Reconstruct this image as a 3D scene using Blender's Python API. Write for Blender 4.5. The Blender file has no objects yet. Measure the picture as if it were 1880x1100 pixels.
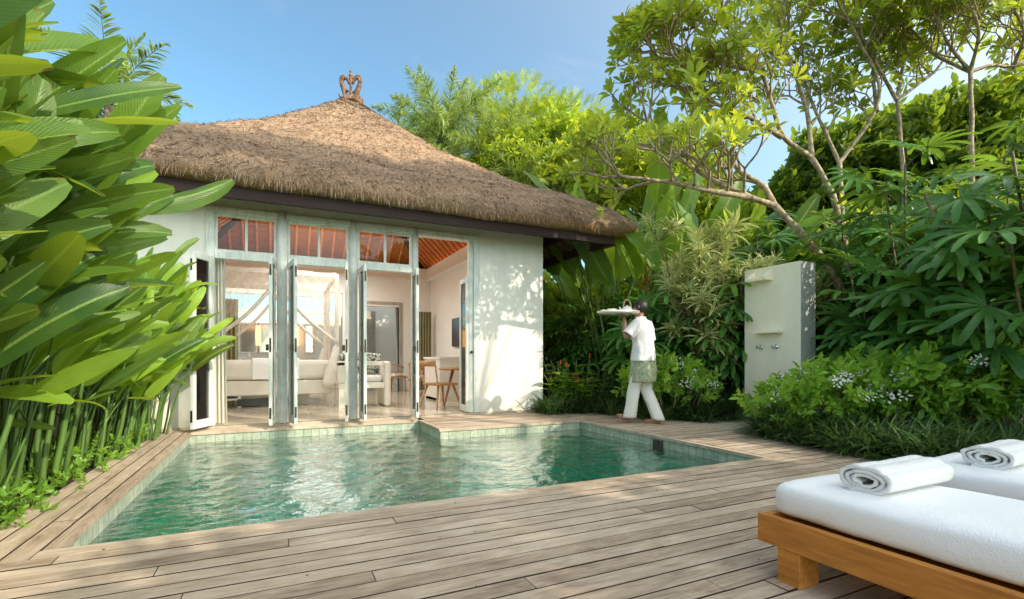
import bpy, math, random
import numpy as np
from mathutils import Vector, noise
from math import sin, cos, pi, radians, sqrt
C = bpy.context.scene.collection
RS = np.random.RandomState
# ------------------------------------------------------------------ camera measurements
F_, H_, YH = 905.0, 0.9, 658.0
YAW = radians(25.7)
FW = (sin(YAW), cos(YAW)); RT = (cos(YAW), -sin(YAW))
def pt(x, y, D):
    """real-world point measured in the photo at distance D (metres, along the view axis)"""
    l = (x-940)/F_; v = -(y-YH)/F_
    return np.array([(FW[0]+RT[0]*l)*D, (FW[1]+RT[1]*l)*D, H_+v*D])
def gx(x, D):
    p = pt(x, YH, D); return float(p[0]), float(p[1])
# ------------------------------------------------------------------ materials
MATS = {}
def newmat(name):
    m = bpy.data.materials.new(name); m.use_nodes = True
    nt = m.node_tree; nt.nodes.clear()
    out = nt.nodes.new('ShaderNodeOutputMaterial')
    return m, nt, out
def nd(nt, t, **kw):
    n = nt.nodes.new(t)
    for k, v in kw.items():
        if k in n.inputs: n.inputs[k].default_value = v
        else: setattr(n, k, v)
    return n
def lk(nt, a, b): nt.links.new(a, b)
def c4(c): return (c[0], c[1], c[2], 1)
def ramp(nt, fac, stops):
    r = nd(nt, 'ShaderNodeValToRGB'); e = r.color_ramp.elements
    while len(e) < len(stops): e.new(0.5)
    for i, (p, c) in enumerate(stops): e[i].position = p; e[i].color = c4(c)
    lk(nt, fac, r.inputs[0]); return r.outputs[0]
def mix(nt, fac, a, b, mode='MIX'):
    m = nd(nt, 'ShaderNodeMix', data_type='RGBA', blend_type=mode)
    for s, v in ((m.inputs[0], fac), (m.inputs[6], a), (m.inputs[7], b)):
        if isinstance(v, (int, float)): s.default_value = v
        elif isinstance(v, tuple): s.default_value = c4(v)
        else: lk(nt, v, s)
    return m.outputs[2]
def mth(nt, op, a, b=0.0, c=None):
    m = nd(nt, 'ShaderNodeMath', operation=op)
    for i, v in enumerate((a, b, c)):
        if v is None: continue
        if isinstance(v, (int, float)): m.inputs[i].default_value = v
        else: lk(nt, v, m.inputs[i])
    return m.outputs[0]
def coords(nt, scale=(1, 1, 1), kind='Object'):
    tc = nd(nt, 'ShaderNodeTexCoord'); mp = nd(nt, 'ShaderNodeMapping')
    mp.inputs['Scale'].default_value = scale
    lk(nt, tc.outputs[kind], mp.inputs[0]); return mp.outputs[0]
def nz(nt, vec, scale, detail=4, rough=.6, dist=0.0):
    n = nd(nt, 'ShaderNodeTexNoise'); n.inputs['Scale'].default_value = scale
    n.inputs['Detail'].default_value = detail; n.inputs['Roughness'].default_value = rough
    n.inputs['Distortion'].default_value = dist
    lk(nt, vec, n.inputs['Vector']); return n.outputs[0]
def bump(nt, h, strength=.3, dist=.01):
    b = nd(nt, 'ShaderNodeBump'); b.inputs['Strength'].default_value = strength
    b.inputs['Distance'].default_value = dist; lk(nt, h, b.inputs['Height']); return b.outputs[0]
def attr(nt, name='tint'):
    return nd(nt, 'ShaderNodeAttribute', attribute_name=name).outputs['Fac']
def simple(name, a, b=None, rough=.6, ns=8, bs=.15, bscale=60, metal=0, scale=(1, 1, 1), spec=.5, detail=4, bdist=.01, lo=.35, hi=.65, tint=False):
    m, nt, out = newmat(name)
    p = nd(nt, 'ShaderNodeBsdfPrincipled')
    v = coords(nt, scale)
    b = b or tuple(x*.8 for x in a)
    col = ramp(nt, nz(nt, v, ns, detail), [(lo, b), (hi, a)])
    if tint:
        f = mth(nt, 'MULTIPLY_ADD', attr(nt), .5, .75)
        col = mix(nt, 1.0, col, f, 'MULTIPLY')
    lk(nt, col, p.inputs['Base Color'])
    p.inputs['Roughness'].default_value = rough; p.inputs['Metallic'].default_value = metal
    p.inputs['Specular IOR Level'].default_value = spec
    if bs: lk(nt, bump(nt, nz(nt, v, bscale, 3), bs, bdist), p.inputs['Normal'])
    lk(nt, p.outputs[0], out.inputs[0]); MATS[name] = m; return m
def leafmat(name, dark, light, tr, trans=.35, rough=.42, veins=0, rib=None, margin=None, spec=.4):
    m, nt, out = newmat(name)
    p = nd(nt, 'ShaderNodeBsdfPrincipled'); p.inputs['Roughness'].default_value = rough
    p.inputs['Specular IOR Level'].default_value = spec
    t = attr(nt)
    uv = nd(nt, 'ShaderNodeTexCoord').outputs['UV']
    sx = nd(nt, 'ShaderNodeSeparateXYZ'); lk(nt, uv, sx.inputs[0])
    u = mth(nt, 'ABSOLUTE', mth(nt, 'SUBTRACT', sx.outputs[0], .5))
    tn = mth(nt, 'ADD', t, mth(nt, 'MULTIPLY_ADD', nz(nt, coords(nt), 5, 3), .5, -.25))
    light = (min(.9, light[0]*1.2), min(.9, light[1]*1.2), light[2]*.95) if name not in ('flower_white',) else light; dark = (dark[0]*1.2, dark[1]*1.05, dark[2])
    tr = (min(.92, tr[0]*1.0), tr[1], tr[2]) if name not in ('flower_white',) else tr
    col = ramp(nt, tn, [(0, dark), (1, light)])
    trc = mix(nt, tn, tuple(x*.62 for x in tr), tr)
    if rib:
        f = mth(nt, 'LESS_THAN', u, .045); col = mix(nt, f, col, rib)
    if margin:
        f = mth(nt, 'GREATER_THAN', u, .2); col = mix(nt, f, col, margin); trc = mix(nt, f, trc, margin)
    if veins:
        ph = mth(nt, 'MULTIPLY_ADD', u, -veins*.35, mth(nt, 'MULTIPLY', sx.outputs[1], veins))
        s = mth(nt, 'SINE', ph)
        s2 = mth(nt, 'MULTIPLY_ADD', s, .045, .96)
        col = mix(nt, 1.0, col, s2, 'MULTIPLY'); trc = mix(nt, 1.0, trc, s2, 'MULTIPLY')
        lk(nt, bump(nt, s, .22, .004), p.inputs['Normal'])
        tip = mth(nt, 'GREATER_THAN', mth(nt, 'ADD', mth(nt, 'ADD', mth(nt, 'MULTIPLY', u, .22), sx.outputs[1]), mth(nt, 'MULTIPLY', nz(nt, coords(nt), 9, 4, .7), .35)), 1.26)
        col = mix(nt, tip, col, (.22, .13, .05)); trc = mix(nt, tip, trc, (.2, .12, .05))
        sp = mth(nt, 'GREATER_THAN', nz(nt, coords(nt), 38, 3, .6), .70)
        col = mix(nt, mth(nt, 'MULTIPLY', sp, .4), col, (.30, .32, .08))
    lk(nt, col, p.inputs['Base Color'])
    ts = nd(nt, 'ShaderNodeBsdfTranslucent'); lk(nt, trc, ts.inputs[0])
    mx = nd(nt, 'ShaderNodeMixShader'); mx.inputs[0].default_value = trans
    lk(nt, p.outputs[0], mx.inputs[1]); lk(nt, ts.outputs[0], mx.inputs[2]); lk(nt, mx.outputs[0], out.inputs[0])
    MATS[name] = m; return m

leafmat('heliconia_leaf', (.020, .075, .026), (.25, .41, .045), (.66, .82, .05), .44, .34, veins=190, rib=(.22, .34, .08))
leafmat('banana_leaf', (.05, .14, .02), (.18, .33, .04), (.60, .78, .06), .46, .4, veins=170, rib=(.3, .38, .1))
leafmat('rhapis_leaf', (.025, .095, .026), (.12, .29, .065), (.40, .62, .06), .32, .28, veins=0)
leafmat('frangipani_leaf', (.09, .17, .02), (.30, .40, .04), (.80, .86, .06), .46, .4, rib=(.25, .32, .1))
leafmat('jasmine_leaf', (.08, .22, .025), (.30, .52, .07), (.65, .88, .1), .4, .38, rib=(.14, .28, .06))
leafmat('dracaena_leaf', (.10, .20, .04), (.2, .32, .06), (.6, .68, .2), .32, .4, margin=(.74, .72, .34))
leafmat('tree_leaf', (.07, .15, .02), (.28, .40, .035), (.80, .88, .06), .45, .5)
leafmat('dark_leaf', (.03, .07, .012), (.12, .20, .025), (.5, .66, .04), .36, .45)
leafmat('palm_leaf', (.09, .17, .04), (.32, .42, .13), (.62, .72, .16), .36, .4)
leafmat('grass_leaf', (.018, .055, .018), (.085, .16, .055), (.2, .32, .07), .22, .42)
leafmat('flower_white', (.78, .8, .82), (.9, .9, .9), (.8, .8, .8), .25, .5)
leafmat('flower_yellow', (.7, .4, .02), (.8, .5, .03), (.8, .5, .03), .2, .5)
leafmat('flower_red', (.5, .03, .015), (.7, .14, .03), (.8, .15, .03), .25, .4)
simple('green_stem', (.10, .19, .03), (.045, .09, .018), .45, 6, .2, 30, scale=(1, 1, .25), tint=True)
simple('bark_frangipani', (.46, .36, .23), (.22, .16, .10), .8, 14, .5, 40, lo=.4, hi=.6)
simple('bark_dark', (.16, .115, .07), (.06, .045, .03), .85, 10, .5, 30, scale=(1, 1, .3))
simple('cane', (.22, .16, .07), (.08, .06, .03), .6, 9, .3, 40, scale=(1, 1, 4))
simple('plaster', (.84, .81, .74), (.79, .76, .69), .75, 2.2, .12, 140, bdist=.004)
simple('plaster_inside', (.86, .83, .76), (.83, .80, .73), .8, 2, .06, 90, bdist=.003)
simple('shower_plaster', (.97, .88, .68), (.92, .83, .64), .7, 3.5, .15, 120, bdist=.004)
simple('shower_end_shade', (.50, .51, .48), (.40, .42, .40), .7, 20, .3, 150, bdist=.004)  # grey for the shower wall's end face, its shade put into the colour
simple('garden_wall_plaster', (.40, .29, .17), (.28, .2, .12), .9, 4, .3, 50)
simple('fascia', (.05, .024, .022), (.032, .015, .015), .75, 6, .15, 40, scale=(.3, 3, 3))
simple('soil', (.055, .04, .028), (.02, .017, .012), .95, 6, .8, 25, bdist=.04)
simple('stone_dark', (.075, .07, .06), (.025, .024, .02), .9, 5, .8, 12, bdist=.03)
simple('paving', (.52, .46, .36), (.42, .37, .29), .75, 5, .2, 80)
simple('thatch_inside', (.52, .19, .05), (.22, .07, .02), .8, 6, .9, 20, scale=(1, 1, 14), bdist=.03)
simple('bamboo', (.72, .28, .08), (.5, .18, .05), .5, 7, .2, 20)
simple('bamboo_outside', (.34, .22, .12), (.2, .13, .07), .6, 7, .2, 20)
simple('soffit_thatch', (.20, .13, .075), (.07, .045, .028), .9, 10, .9, 25, scale=(1, 10, 1), bdist=.03)
simple('teak', (.60, .24, .04), (.36, .13, .02), .42, 5, .12, 60, scale=(9, .9, 9), detail=7, bdist=.003, lo=.32, hi=.62)
simple('cotton', (.94, .94, .94), (.92, .92, .92), .95, 5, .55, 190, bdist=.006, spec=.1)
simple('towel_cotton', (.90, .89, .87), (.86, .85, .83), .95, 5, .9, 190, bdist=.006, spec=.1)
simple('linen', (.80, .76, .69), (.74, .70, .62), .9, 5, .2, 120)
simple('furniture_white', (.78, .74, .66), (.7, .66, .58), .6, 6, .1, 60)
simple('furniture_wood', (.50, .25, .09), (.32, .15, .05), .5, 8, .1, 40, scale=(1, 1, 4))
simple('rattan', (.50, .34, .17), (.3, .19, .09), .7, 30, .6, 60)
simple('washed_door', (.45, .41, .33), (.33, .3, .24), .7, 9, .2, 40, scale=(1, 1, .2))
simple('curtain', (.34, .31, .16), (.26, .24, .12), .9, 5, .1, 60)
simple('screen_black', (.03, .03, .035), (.025, .025, .03), .25, 3, 0)
simple('dark_metal', (.10, .085, .06), (.05, .04, .03), .35, 12, .1, 40, metal=.8)
simple('chrome', (.75, .77, .8), (.6, .62, .66), .12, 12, 0, metal=1)
simple('terracotta', (.30, .16, .085), (.10, .055, .035), .85, 14, .8, 35, bdist=.02)
simple('skin', (.42, .21, .12), (.34, .165, .09), .5, 9, .1, 60)
simple('hair', (.02, .014, .012), (.01, .008, .007), .45, 30, .4, 90)
simple('shirt_cloth', (.80, .77, .76), (.72, .69, .69), .85, 7, .45, 14, bdist=.02)
simple('trouser_cloth', (.82, .80, .74), (.76, .74, .68), .85, 5, .45, 12, bdist=.02)
simple('ceramic', (.85, .82, .75), (.8, .77, .7), .2, 6, 0)
simple('bread', (.62, .40, .2), (.5, .28, .12), .7, 14, .3, 30)
simple('fruit_red', (.55, .05, .03), (.45, .04, .02), .3, 6, 0)
simple('cushion_pattern', (.6, .6, .5), (.06, .08, .09), .9, 22, .1, 60, lo=.47, hi=.53)
simple('mosquito_hem', (.78, .74, .66), (.7, .66, .58), .9, 8, .2, 60)

def dirty(name, amt=.5, low=.25):
    nt = MATS[name].node_tree; b = [n for n in nt.nodes if n.type == 'BSDF_PRINCIPLED'][0]; s = b.inputs['Base Color'].links[0].from_socket
    st = ramp(nt, nz(nt, coords(nt, (5, 5, .5)), 1.6, 6, .65), [(.35, (.80, .78, .72)), (.6, (1, 1, 1))])
    c = mix(nt, amt, s, mix(nt, 1.0, s, st, 'MULTIPLY'))
    sz = nd(nt, 'ShaderNodeSeparateXYZ'); lk(nt, coords(nt), sz.inputs[0])
    f = mth(nt, 'ADD', sz.outputs[2], mth(nt, 'MULTIPLY', nz(nt, coords(nt), 5, 4), .5))
    c = mix(nt, 1.0, c, ramp(nt, f, [(low-.05, (.62, .60, .52)), (low+.3, (1, 1, 1))]), 'MULTIPLY')
    lk(nt, c, b.inputs['Base Color'])
dirty('plaster', .35, .18); dirty('shower_plaster', .25, .1); dirty('shower_end_shade', .5, .2)
def whitewash():
    m, nt, out = newmat('whitewash'); p = nd(nt, 'ShaderNodeBsdfPrincipled'); p.inputs['Roughness'].default_value = .65
    v = coords(nt, (1, 1, .12))
    a = ramp(nt, nz(nt, v, 40, 5, .7), [(.36, (.46, .49, .45)), (.56, (.74, .75, .71))])
    b = ramp(nt, nz(nt, coords(nt), 5, 4), [(.35, (.52, .56, .50)), (.6, (.74, .75, .71))])
    lk(nt, mix(nt, .5, a, b), p.inputs['Base Color'])
    lk(nt, bump(nt, nz(nt, v, 60, 3), .25, .005), p.inputs['Normal'])
    lk(nt, p.outputs[0], out.inputs[0]); MATS['whitewash'] = m
whitewash()
def deckmat():
    m, nt, out = newmat('deck_wood'); p = nd(nt, 'ShaderNodeBsdfPrincipled'); p.inputs['Roughness'].default_value = .62
    p.inputs['Specular IOR Level'].default_value = .35
    uv = nd(nt, 'ShaderNodeTexCoord').outputs['UV']
    mp = nd(nt, 'ShaderNodeMapping'); mp.inputs['Scale'].default_value = (1.1, 30, 1); lk(nt, uv, mp.inputs[0])
    t = attr(nt)
    mp2 = nd(nt, 'ShaderNodeMapping'); mp2.inputs['Scale'].default_value = (2.5, 9, 1); lk(nt, uv, mp2.inputs[0])
    g = nz(nt, mp.outputs[0], 3.0, 8, .75, .4); b = nz(nt, mp2.outputs[0], 1.6, 6, .7, .6)
    f = mth(nt, 'ADD', mth(nt, 'MULTIPLY', g, .5), mth(nt, 'ADD', mth(nt, 'MULTIPLY', b, .45), mth(nt, 'MULTIPLY_ADD', t, .14, -.07)))
    col = ramp(nt, f, [(.30, (.18, .125, .088)), (.42, (.40, .305, .22)), (.54, (.58, .465, .355)), (.70, (.78, .67, .54))])
    big = nz(nt, coords(nt), 1.1, 4, .6)
    col = mix(nt, 1.0, col, ramp(nt, big, [(.3, (.78, .76, .74)), (.65, (1.08, 1.06, 1.05))]), 'MULTIPLY')
    # small dark screw heads / knots
    vo = nd(nt, 'ShaderNodeTexVoronoi'); vo.inputs['Scale'].default_value = 7; lk(nt, coords(nt), vo.inputs[0])
    col = mix(nt, mth(nt, 'LESS_THAN', vo.outputs[0], .045), col, (.05, .035, .028))
    lk(nt, col, p.inputs['Base Color']); lk(nt, bump(nt, g, .5, .004), p.inputs['Normal'])
    lk(nt, p.outputs[0], out.inputs[0]); MATS['deck_wood'] = m
deckmat()
def thatchmat():
    m, nt, out = newmat('thatch'); p = nd(nt, 'ShaderNodeBsdfPrincipled'); p.inputs['Roughness'].default_value = .85
    p.inputs['Specular IOR Level'].default_value = .2
    v = coords(nt)
    f = mth(nt, 'ADD', mth(nt, 'MULTIPLY', nz(nt, v, 55, 5, .8), .55), mth(nt, 'MULTIPLY', attr(nt), .45))
    col = ramp(nt, f, [(.26, (.06, .042, .03)), (.42, (.42, .27, .165)), (.56, (.80, .56, .36)), (.78, (.97, .82, .64))])
    big = nz(nt, coords(nt, (1, 1, 2)), .9, 5, .65)
    col = mix(nt, 1.0, col, ramp(nt, big, [(.32, (.70, .66, .64)), (.62, (1.05, 1.0, .96))]), 'MULTIPLY')
    # eave weathering plus tree shade painted as grey into the colour; faint laid courses
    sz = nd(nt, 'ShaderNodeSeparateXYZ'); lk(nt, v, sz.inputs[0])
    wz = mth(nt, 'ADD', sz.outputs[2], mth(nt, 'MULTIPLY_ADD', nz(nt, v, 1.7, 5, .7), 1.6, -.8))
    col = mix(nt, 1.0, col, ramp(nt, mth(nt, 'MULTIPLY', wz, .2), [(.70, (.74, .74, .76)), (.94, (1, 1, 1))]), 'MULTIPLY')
    cs = mth(nt, 'SINE', mth(nt, 'MULTIPLY_ADD', nz(nt, v, 3, 4), 7.0, mth(nt, 'MULTIPLY', sz.outputs[2], 22.0)))
    col = mix(nt, 1.0, col, mth(nt, 'MULTIPLY_ADD', cs, .05, .96), 'MULTIPLY')
    lk(nt, col, p.inputs['Base Color']); lk(nt, bump(nt, nz(nt, v, 45, 5, .8), .9, .04), p.inputs['Normal'])
    lk(nt, p.outputs[0], out.inputs[0]); MATS['thatch'] = m
thatchmat()
simple('deck_side', (.05, .036, .026), (.025, .018, .013), .9, 8, .1, 40)  # dirt-stained board sides, kept dark to paint the shade in the gaps
simple('thatch_cut', (.46, .27, .13), (.24, .13, .065), .9, 45, .9, 60, bdist=.02)
def tilemat(name, a, b, grout, size):
    m, nt, out = newmat(name); p = nd(nt, 'ShaderNodeBsdfPrincipled'); p.inputs['Roughness'].default_value = .45
    uv = nd(nt, 'ShaderNodeTexCoord').outputs['UV']
    br = nd(nt, 'ShaderNodeTexBrick'); br.offset = 0; lk(nt, uv, br.inputs['Vector'])
    for k, v in (('Color1', c4(a)), ('Color2', c4(b)), ('Mortar', c4(grout)), ('Scale', 1.0), ('Mortar Size', .004), ('Mortar Smooth', .3), ('Brick Width', size), ('Row Height', size), ('Bias', 0.0)):
        br.inputs[k].default_value = v
    col = mix(nt, 1.0, br.outputs[0], ramp(nt, nz(nt, coords(nt), 18, 5, .7), [(.3, (.6, .66, .6)), (.65, (1.1, 1.1, 1.08))]), 'MULTIPLY')
    lk(nt, col, p.inputs['Base Color']); lk(nt, bump(nt, mth(nt, 'SUBTRACT', 1.0, br.outputs[1]), .5, .01), p.inputs['Normal'])
    lk(nt, p.outputs[0], out.inputs[0]); MATS[name] = m
tilemat('pool_tile', (.52, .53, .43), (.38, .42, .33), (.27, .28, .22), .1)
tilemat('pool_floor_tile', (.42, .92, .80), (.34, .84, .72), (.25, .6, .5), .1)
tilemat('floor_tile', (.68, .59, .47), (.64, .55, .44), (.5, .42, .33), .6)
for n in MATS['floor_tile'].node_tree.nodes:
    if n.type == 'BSDF_PRINCIPLED': n.inputs['Roughness'].default_value = .1
    if n.type == 'BUMP': n.inputs['Strength'].default_value = .05
def watermat():
    m, nt, out = newmat('pool_water')
    v = coords(nt, (.8, 1.5, 1))
    h = mth(nt, 'ADD', nz(nt, v, 9, 3, .55, .6), mth(nt, 'MULTIPLY', nz(nt, v, 26, 2, .5, .4), .35))
    bn = bump(nt, h, .6, .02)
    fr = nd(nt, 'ShaderNodeFresnel'); fr.inputs[0].default_value = 1.34; lk(nt, bn, fr.inputs['Normal'])
    gl = nd(nt, 'ShaderNodeBsdfGlossy'); gl.inputs['Roughness'].default_value = .015; gl.inputs['Color'].default_value = (1, 1, 1, 1); lk(nt, bn, gl.inputs['Normal'])
    tr = nd(nt, 'ShaderNodeBsdfTransparent'); tr.inputs[0].default_value = (.40, .97, .90, 1)
    mx = nd(nt, 'ShaderNodeMixShader'); lk(nt, mth(nt, 'MINIMUM', mth(nt, 'MULTIPLY_ADD', fr.outputs[0], 1.8, .02), 1.0), mx.inputs[0]); lk(nt, tr.outputs[0], mx.inputs[1]); lk(nt, gl.outputs[0], mx.inputs[2])
    lk(nt, mx.outputs[0], out.inputs[0]); MATS['pool_water'] = m
watermat()
def glassmat():
    m, nt, out = newmat('window_glass')
    fr = nd(nt, 'ShaderNodeFresnel'); fr.inputs[0].default_value = 1.45
    gl = nd(nt, 'ShaderNodeBsdfGlossy'); gl.inputs['Roughness'].default_value = .0
    tr = nd(nt, 'ShaderNodeBsdfTransparent'); tr.inputs[0].default_value = (.93, .95, .94, 1)
    mx = nd(nt, 'ShaderNodeMixShader'); lk(nt, mth(nt, 'MULTIPLY_ADD', fr.outputs[0], 1.0, .0), mx.inputs[0]); lk(nt, tr.outputs[0], mx.inputs[1]); lk(nt, gl.outputs[0], mx.inputs[2])
    lk(nt, mx.outputs[0], out.inputs[0]); MATS['window_glass'] = m
glassmat()
def netmat():
    m, nt, out = newmat('bed_net')
    d = nd(nt, 'ShaderNodeBsdfDiffuse'); d.inputs[0].default_value = (.85, .8, .7, 1)
    tl = nd(nt, 'ShaderNodeBsdfTranslucent'); tl.inputs[0].default_value = (.85, .8, .7, 1)
    a = nd(nt, 'ShaderNodeAddShader'); mx0 = nd(nt, 'ShaderNodeMixShader'); mx0.inputs[0].default_value = .5
    lk(nt, d.outputs[0], mx0.inputs[1]); lk(nt, tl.outputs[0], mx0.inputs[2])
    tr = nd(nt, 'ShaderNodeBsdfTransparent'); mx = nd(nt, 'ShaderNodeMixShader')
    f = ramp(nt, nz(nt, coords(nt, (6, 6, .4)), 3, 3), [(.35, (.16,)*3), (.7, (.5,)*3)])
    lk(nt, f, mx.inputs[0]); lk(nt, tr.outputs[0], mx.inputs[1]); lk(nt, mx0.outputs[0], mx.inputs[2])
    lk(nt, mx.outputs[0], out.inputs[0]); MATS['bed_net'] = m
netmat()
def sarongmat():
    m, nt, out = newmat('sarong_cloth'); p = nd(nt, 'ShaderNodeBsdfPrincipled'); p.inputs['Roughness'].default_value = .85
    v = coords(nt)
    vo = nd(nt, 'ShaderNodeTexVoronoi'); vo.inputs['Scale'].default_value = 24; lk(nt, v, vo.inputs[0])
    col = ramp(nt, vo.outputs[0], [(.2, (.42, .46, .30)), (.38, (.20, .27, .20)), (.6, (.45, .44, .28))])
    lk(nt, col, p.inputs['Base Color']); lk(nt, p.outputs[0], out.inputs[0]); MATS['sarong_cloth'] = m
sarongmat()
def glowmat():
    m, nt, out = newmat('warm_glow'); e = nd(nt, 'ShaderNodeEmission'); e.inputs[0].default_value = (1, .45, .15, 1); e.inputs[1].default_value = 4.0
    lk(nt, e.outputs[0], out.inputs[0]); MATS['warm_glow'] = m
glowmat()

# ------------------------------------------------------------------ mesh builder (quads only)
def basis(d, up):
    d = np.atleast_2d(np.asarray(d, float)); up = np.broadcast_to(np.asarray(up, float), d.shape)
    x = d/(np.linalg.norm(d, axis=1, keepdims=True)+1e-9)
    y = np.cross(up, x); n = np.linalg.norm(y, axis=1, keepdims=True)
    bad = n[:, 0] < 1e-4
    if bad.any():
        y[bad] = np.cross(np.array([1.0, .3, 0]), x[bad]); n = np.linalg.norm(y, axis=1, keepdims=True)
    y = y/(n+1e-9); z = np.cross(x, y)
    return np.stack([x, y, z], axis=2)
class M:
    def __init__(s): s.V = []; s.Q = []; s.U = []; s.T = []; s.I = []; s.n = 0
    def add(s, V, Q, U=None, tint=.5, mi=0):
        V = np.asarray(V, float).reshape(-1, 3); Q = np.asarray(Q, int).reshape(-1, 4)
        s.V.append(V); s.Q.append(Q+s.n); s.n += len(V)
        s.U.append(np.zeros((len(V), 2)) if U is None else np.asarray(U, float))
        s.T.append(np.full(len(V), tint) if np.isscalar(tint) else np.asarray(tint, float))
        s.I.append(np.full(len(Q), mi)); return s
    def inst(s, tpl, P, D, UP=(0, 0, 1), S=1.0, tint=.5, mi=0):
        V, Q, U = tpl; P = np.atleast_2d(P); N = len(P)
        B = basis(np.broadcast_to(D, (N, 3)), UP)
        S = np.broadcast_to(np.asarray(S, float).reshape(-1, 1) if np.ndim(S) < 2 else S, (N, 3)) if np.ndim(S) else np.full((N, 3), float(S))
        W = np.einsum('nij,nkj->nki', B, V[None, :, :]*S[:, None, :]) + P[:, None, :]
        QQ = Q[None]+(np.arange(N)*len(V))[:, None, None]
        tt = np.broadcast_to(np.asarray(tint, float).reshape(-1, 1), (N, len(V))).ravel()
        return s.add(W.reshape(-1, 3), QQ.reshape(-1, 4), np.tile(U, (N, 1)), tt, mi)
    def box(s, x0, x1, y0, y1, z0, z1, tint=.5, mi=0, M3=None, loc=None, u=None):
        V = np.array([(x, y, z) for z in (z0, z1) for y in (y0, y1) for x in (x0, x1)], float)
        U = None if u is None else np.array([(x+u[0], y+u[1]) if u[2] == 0 else (y+u[0], x+u[1]) for x, y, z in V])
        if M3 is not None: V = V@np.asarray(M3).T
        if loc is not None: V = V+np.asarray(loc)
        return s.add(V, [(0, 2, 3, 1), (4, 5, 7, 6), (0, 1, 5, 4), (1, 3, 7, 5), (3, 2, 6, 7), (2, 0, 4, 6)], U, tint, mi)
    def bar(s, a, b, w, h, up=(0, 0, 1), tint=.5, mi=0):
        a = np.asarray(a, float); b = np.asarray(b, float); L = np.linalg.norm(b-a); B = basis(b-a, up)[0]
        return s.box(0, L, -w/2, w/2, -h/2, h/2, tint, mi, B, a)
    def tube(s, P, R, n=7, tint=.5, mi=0, cap=True, sx=1.0):
        P = np.asarray(P, float); k = len(P); R = np.broadcast_to(np.asarray(R, float), (k,))
        T = np.gradient(P, axis=0); B = basis(T, (0.13, .05, 1.0) if abs(T[:, 2]).mean() < .9*np.linalg.norm(T, axis=1).mean() else (1, .1, 0))
        a = np.arange(n)*2*pi/n
        ring = np.stack([np.zeros(n), np.cos(a)*sx, np.sin(a)], 1)
        V = np.einsum('kij,nj->kni', B, ring)*R[:, None, None]+P[:, None, :]
        V = V.reshape(-1, 3); Q = []
        for i in range(k-1):
            for j in range(n): Q.append((i*n+j, i*n+(j+1) % n, (i+1)*n+(j+1) % n, (i+1)*n+j))
        U = np.array([(j/n, i/(k-1)) for i in range(k) for j in range(n)])
        if cap and n % 2 == 0:
            for o in (0, (k-1)*n):
                for j in range(0, n//2-1): Q.append((o+j, o+j+1, o+n-2-j, o+n-1-j))
        return s.add(V, Q, U, tint, mi)
    def lathe(s, prof, n=16, loc=(0, 0, 0), tint=.5, mi=0, sx=1, sy=1, M3=None):
        a = np.arange(n)*2*pi/n
        V = np.array([(r*cos(t)*sx, r*sin(t)*sy, z) for r, z in prof for t in a])
        if M3 is not None: V = V@np.asarray(M3).T
        V = V+np.asarray(loc); Q = []
        for i in range(len(prof)-1):
            for j in range(n): Q.append((i*n+j, i*n+(j+1) % n, (i+1)*n+(j+1) % n, (i+1)*n+j))
        return s.add(V, Q, None, tint, mi)
    def grid(s, f, nu, nv, tint=.5, mi=0, uvs=(1, 1)):
        V = [f(i/nu, j/nv) for j in range(nv+1) for i in range(nu+1)]
        U = [(i/nu*uvs[0], j/nv*uvs[1]) for j in range(nv+1) for i in range(nu+1)]
        Q = [(j*(nu+1)+i, j*(nu+1)+i+1, (j+1)*(nu+1)+i+1, (j+1)*(nu+1)+i) for j in range(nv) for i in range(nu)]
        return s.add(V, Q, U, tint, mi)
    def build(s, name, mats, parent=None, smooth=True, bevel=0, sub=0, loc=None):
        V = np.concatenate(s.V); Q = np.concatenate(s.Q); U = np.concatenate(s.U); T = np.concatenate(s.T); I = np.concatenate(s.I)
        me = bpy.data.meshes.new(name)
        me.vertices.add(len(V)); me.vertices.foreach_set('co', V.astype(np.float32).ravel())
        me.loops.add(len(Q)*4); me.loops.foreach_set('vertex_index', Q.astype(np.int32).ravel())
        me.polygons.add(len(Q)); me.polygons.foreach_set('loop_start', (np.arange(len(Q))*4).astype(np.int32))
        me.polygons.foreach_set('material_index', I.astype(np.int32))
        me.polygons.foreach_set('use_smooth', np.full(len(Q), bool(smooth)))
        uv = me.uv_layers.new(name='UVMap'); uv.data.foreach_set('uv', U[Q.ravel()].astype(np.float32).ravel())
        at = me.attributes.new('tint', 'FLOAT', 'POINT'); at.data.foreach_set('value', T.astype(np.float32))
        me.update(calc_edges=True); me.validate()
        if not isinstance(mats, (list, tuple)): mats = [mats]
        for m in mats: me.materials.append(MATS[m] if isinstance(m, str) else m)
        o = bpy.data.objects.new(name, me); C.objects.link(o)
        if parent is not None: o.parent = parent
        if loc is not None: o.location = loc
        if bevel:
            b = o.modifiers.new('b', 'BEVEL'); b.width = bevel; b.segments = 3; b.limit_method = 'ANGLE'
            wn = o.modifiers.new('n', 'WEIGHTED_NORMAL')
        if sub:
            b = o.modifiers.new('s', 'SUBSURF'); b.levels = sub; b.render_levels = sub
        return o
def tag(o, label, cat=None, group=None, kind=None):
    o['label'] = label
    if cat: o['category'] = cat
    if group: o['group'] = group
    if kind: o['kind'] = kind
    return o
def thing(name, label, cat, loc=(0, 0, 0), rz=0, group=None):
    o = bpy.data.objects.new(name, None); C.objects.link(o); o.location = loc; o.rotation_euler = (0, 0, rz)
    o.empty_display_size = .1
    return tag(o, label, cat, group)
def struct(o, label=None):
    o['kind'] = 'structure'
    if label: o['label'] = label
    return o
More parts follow.
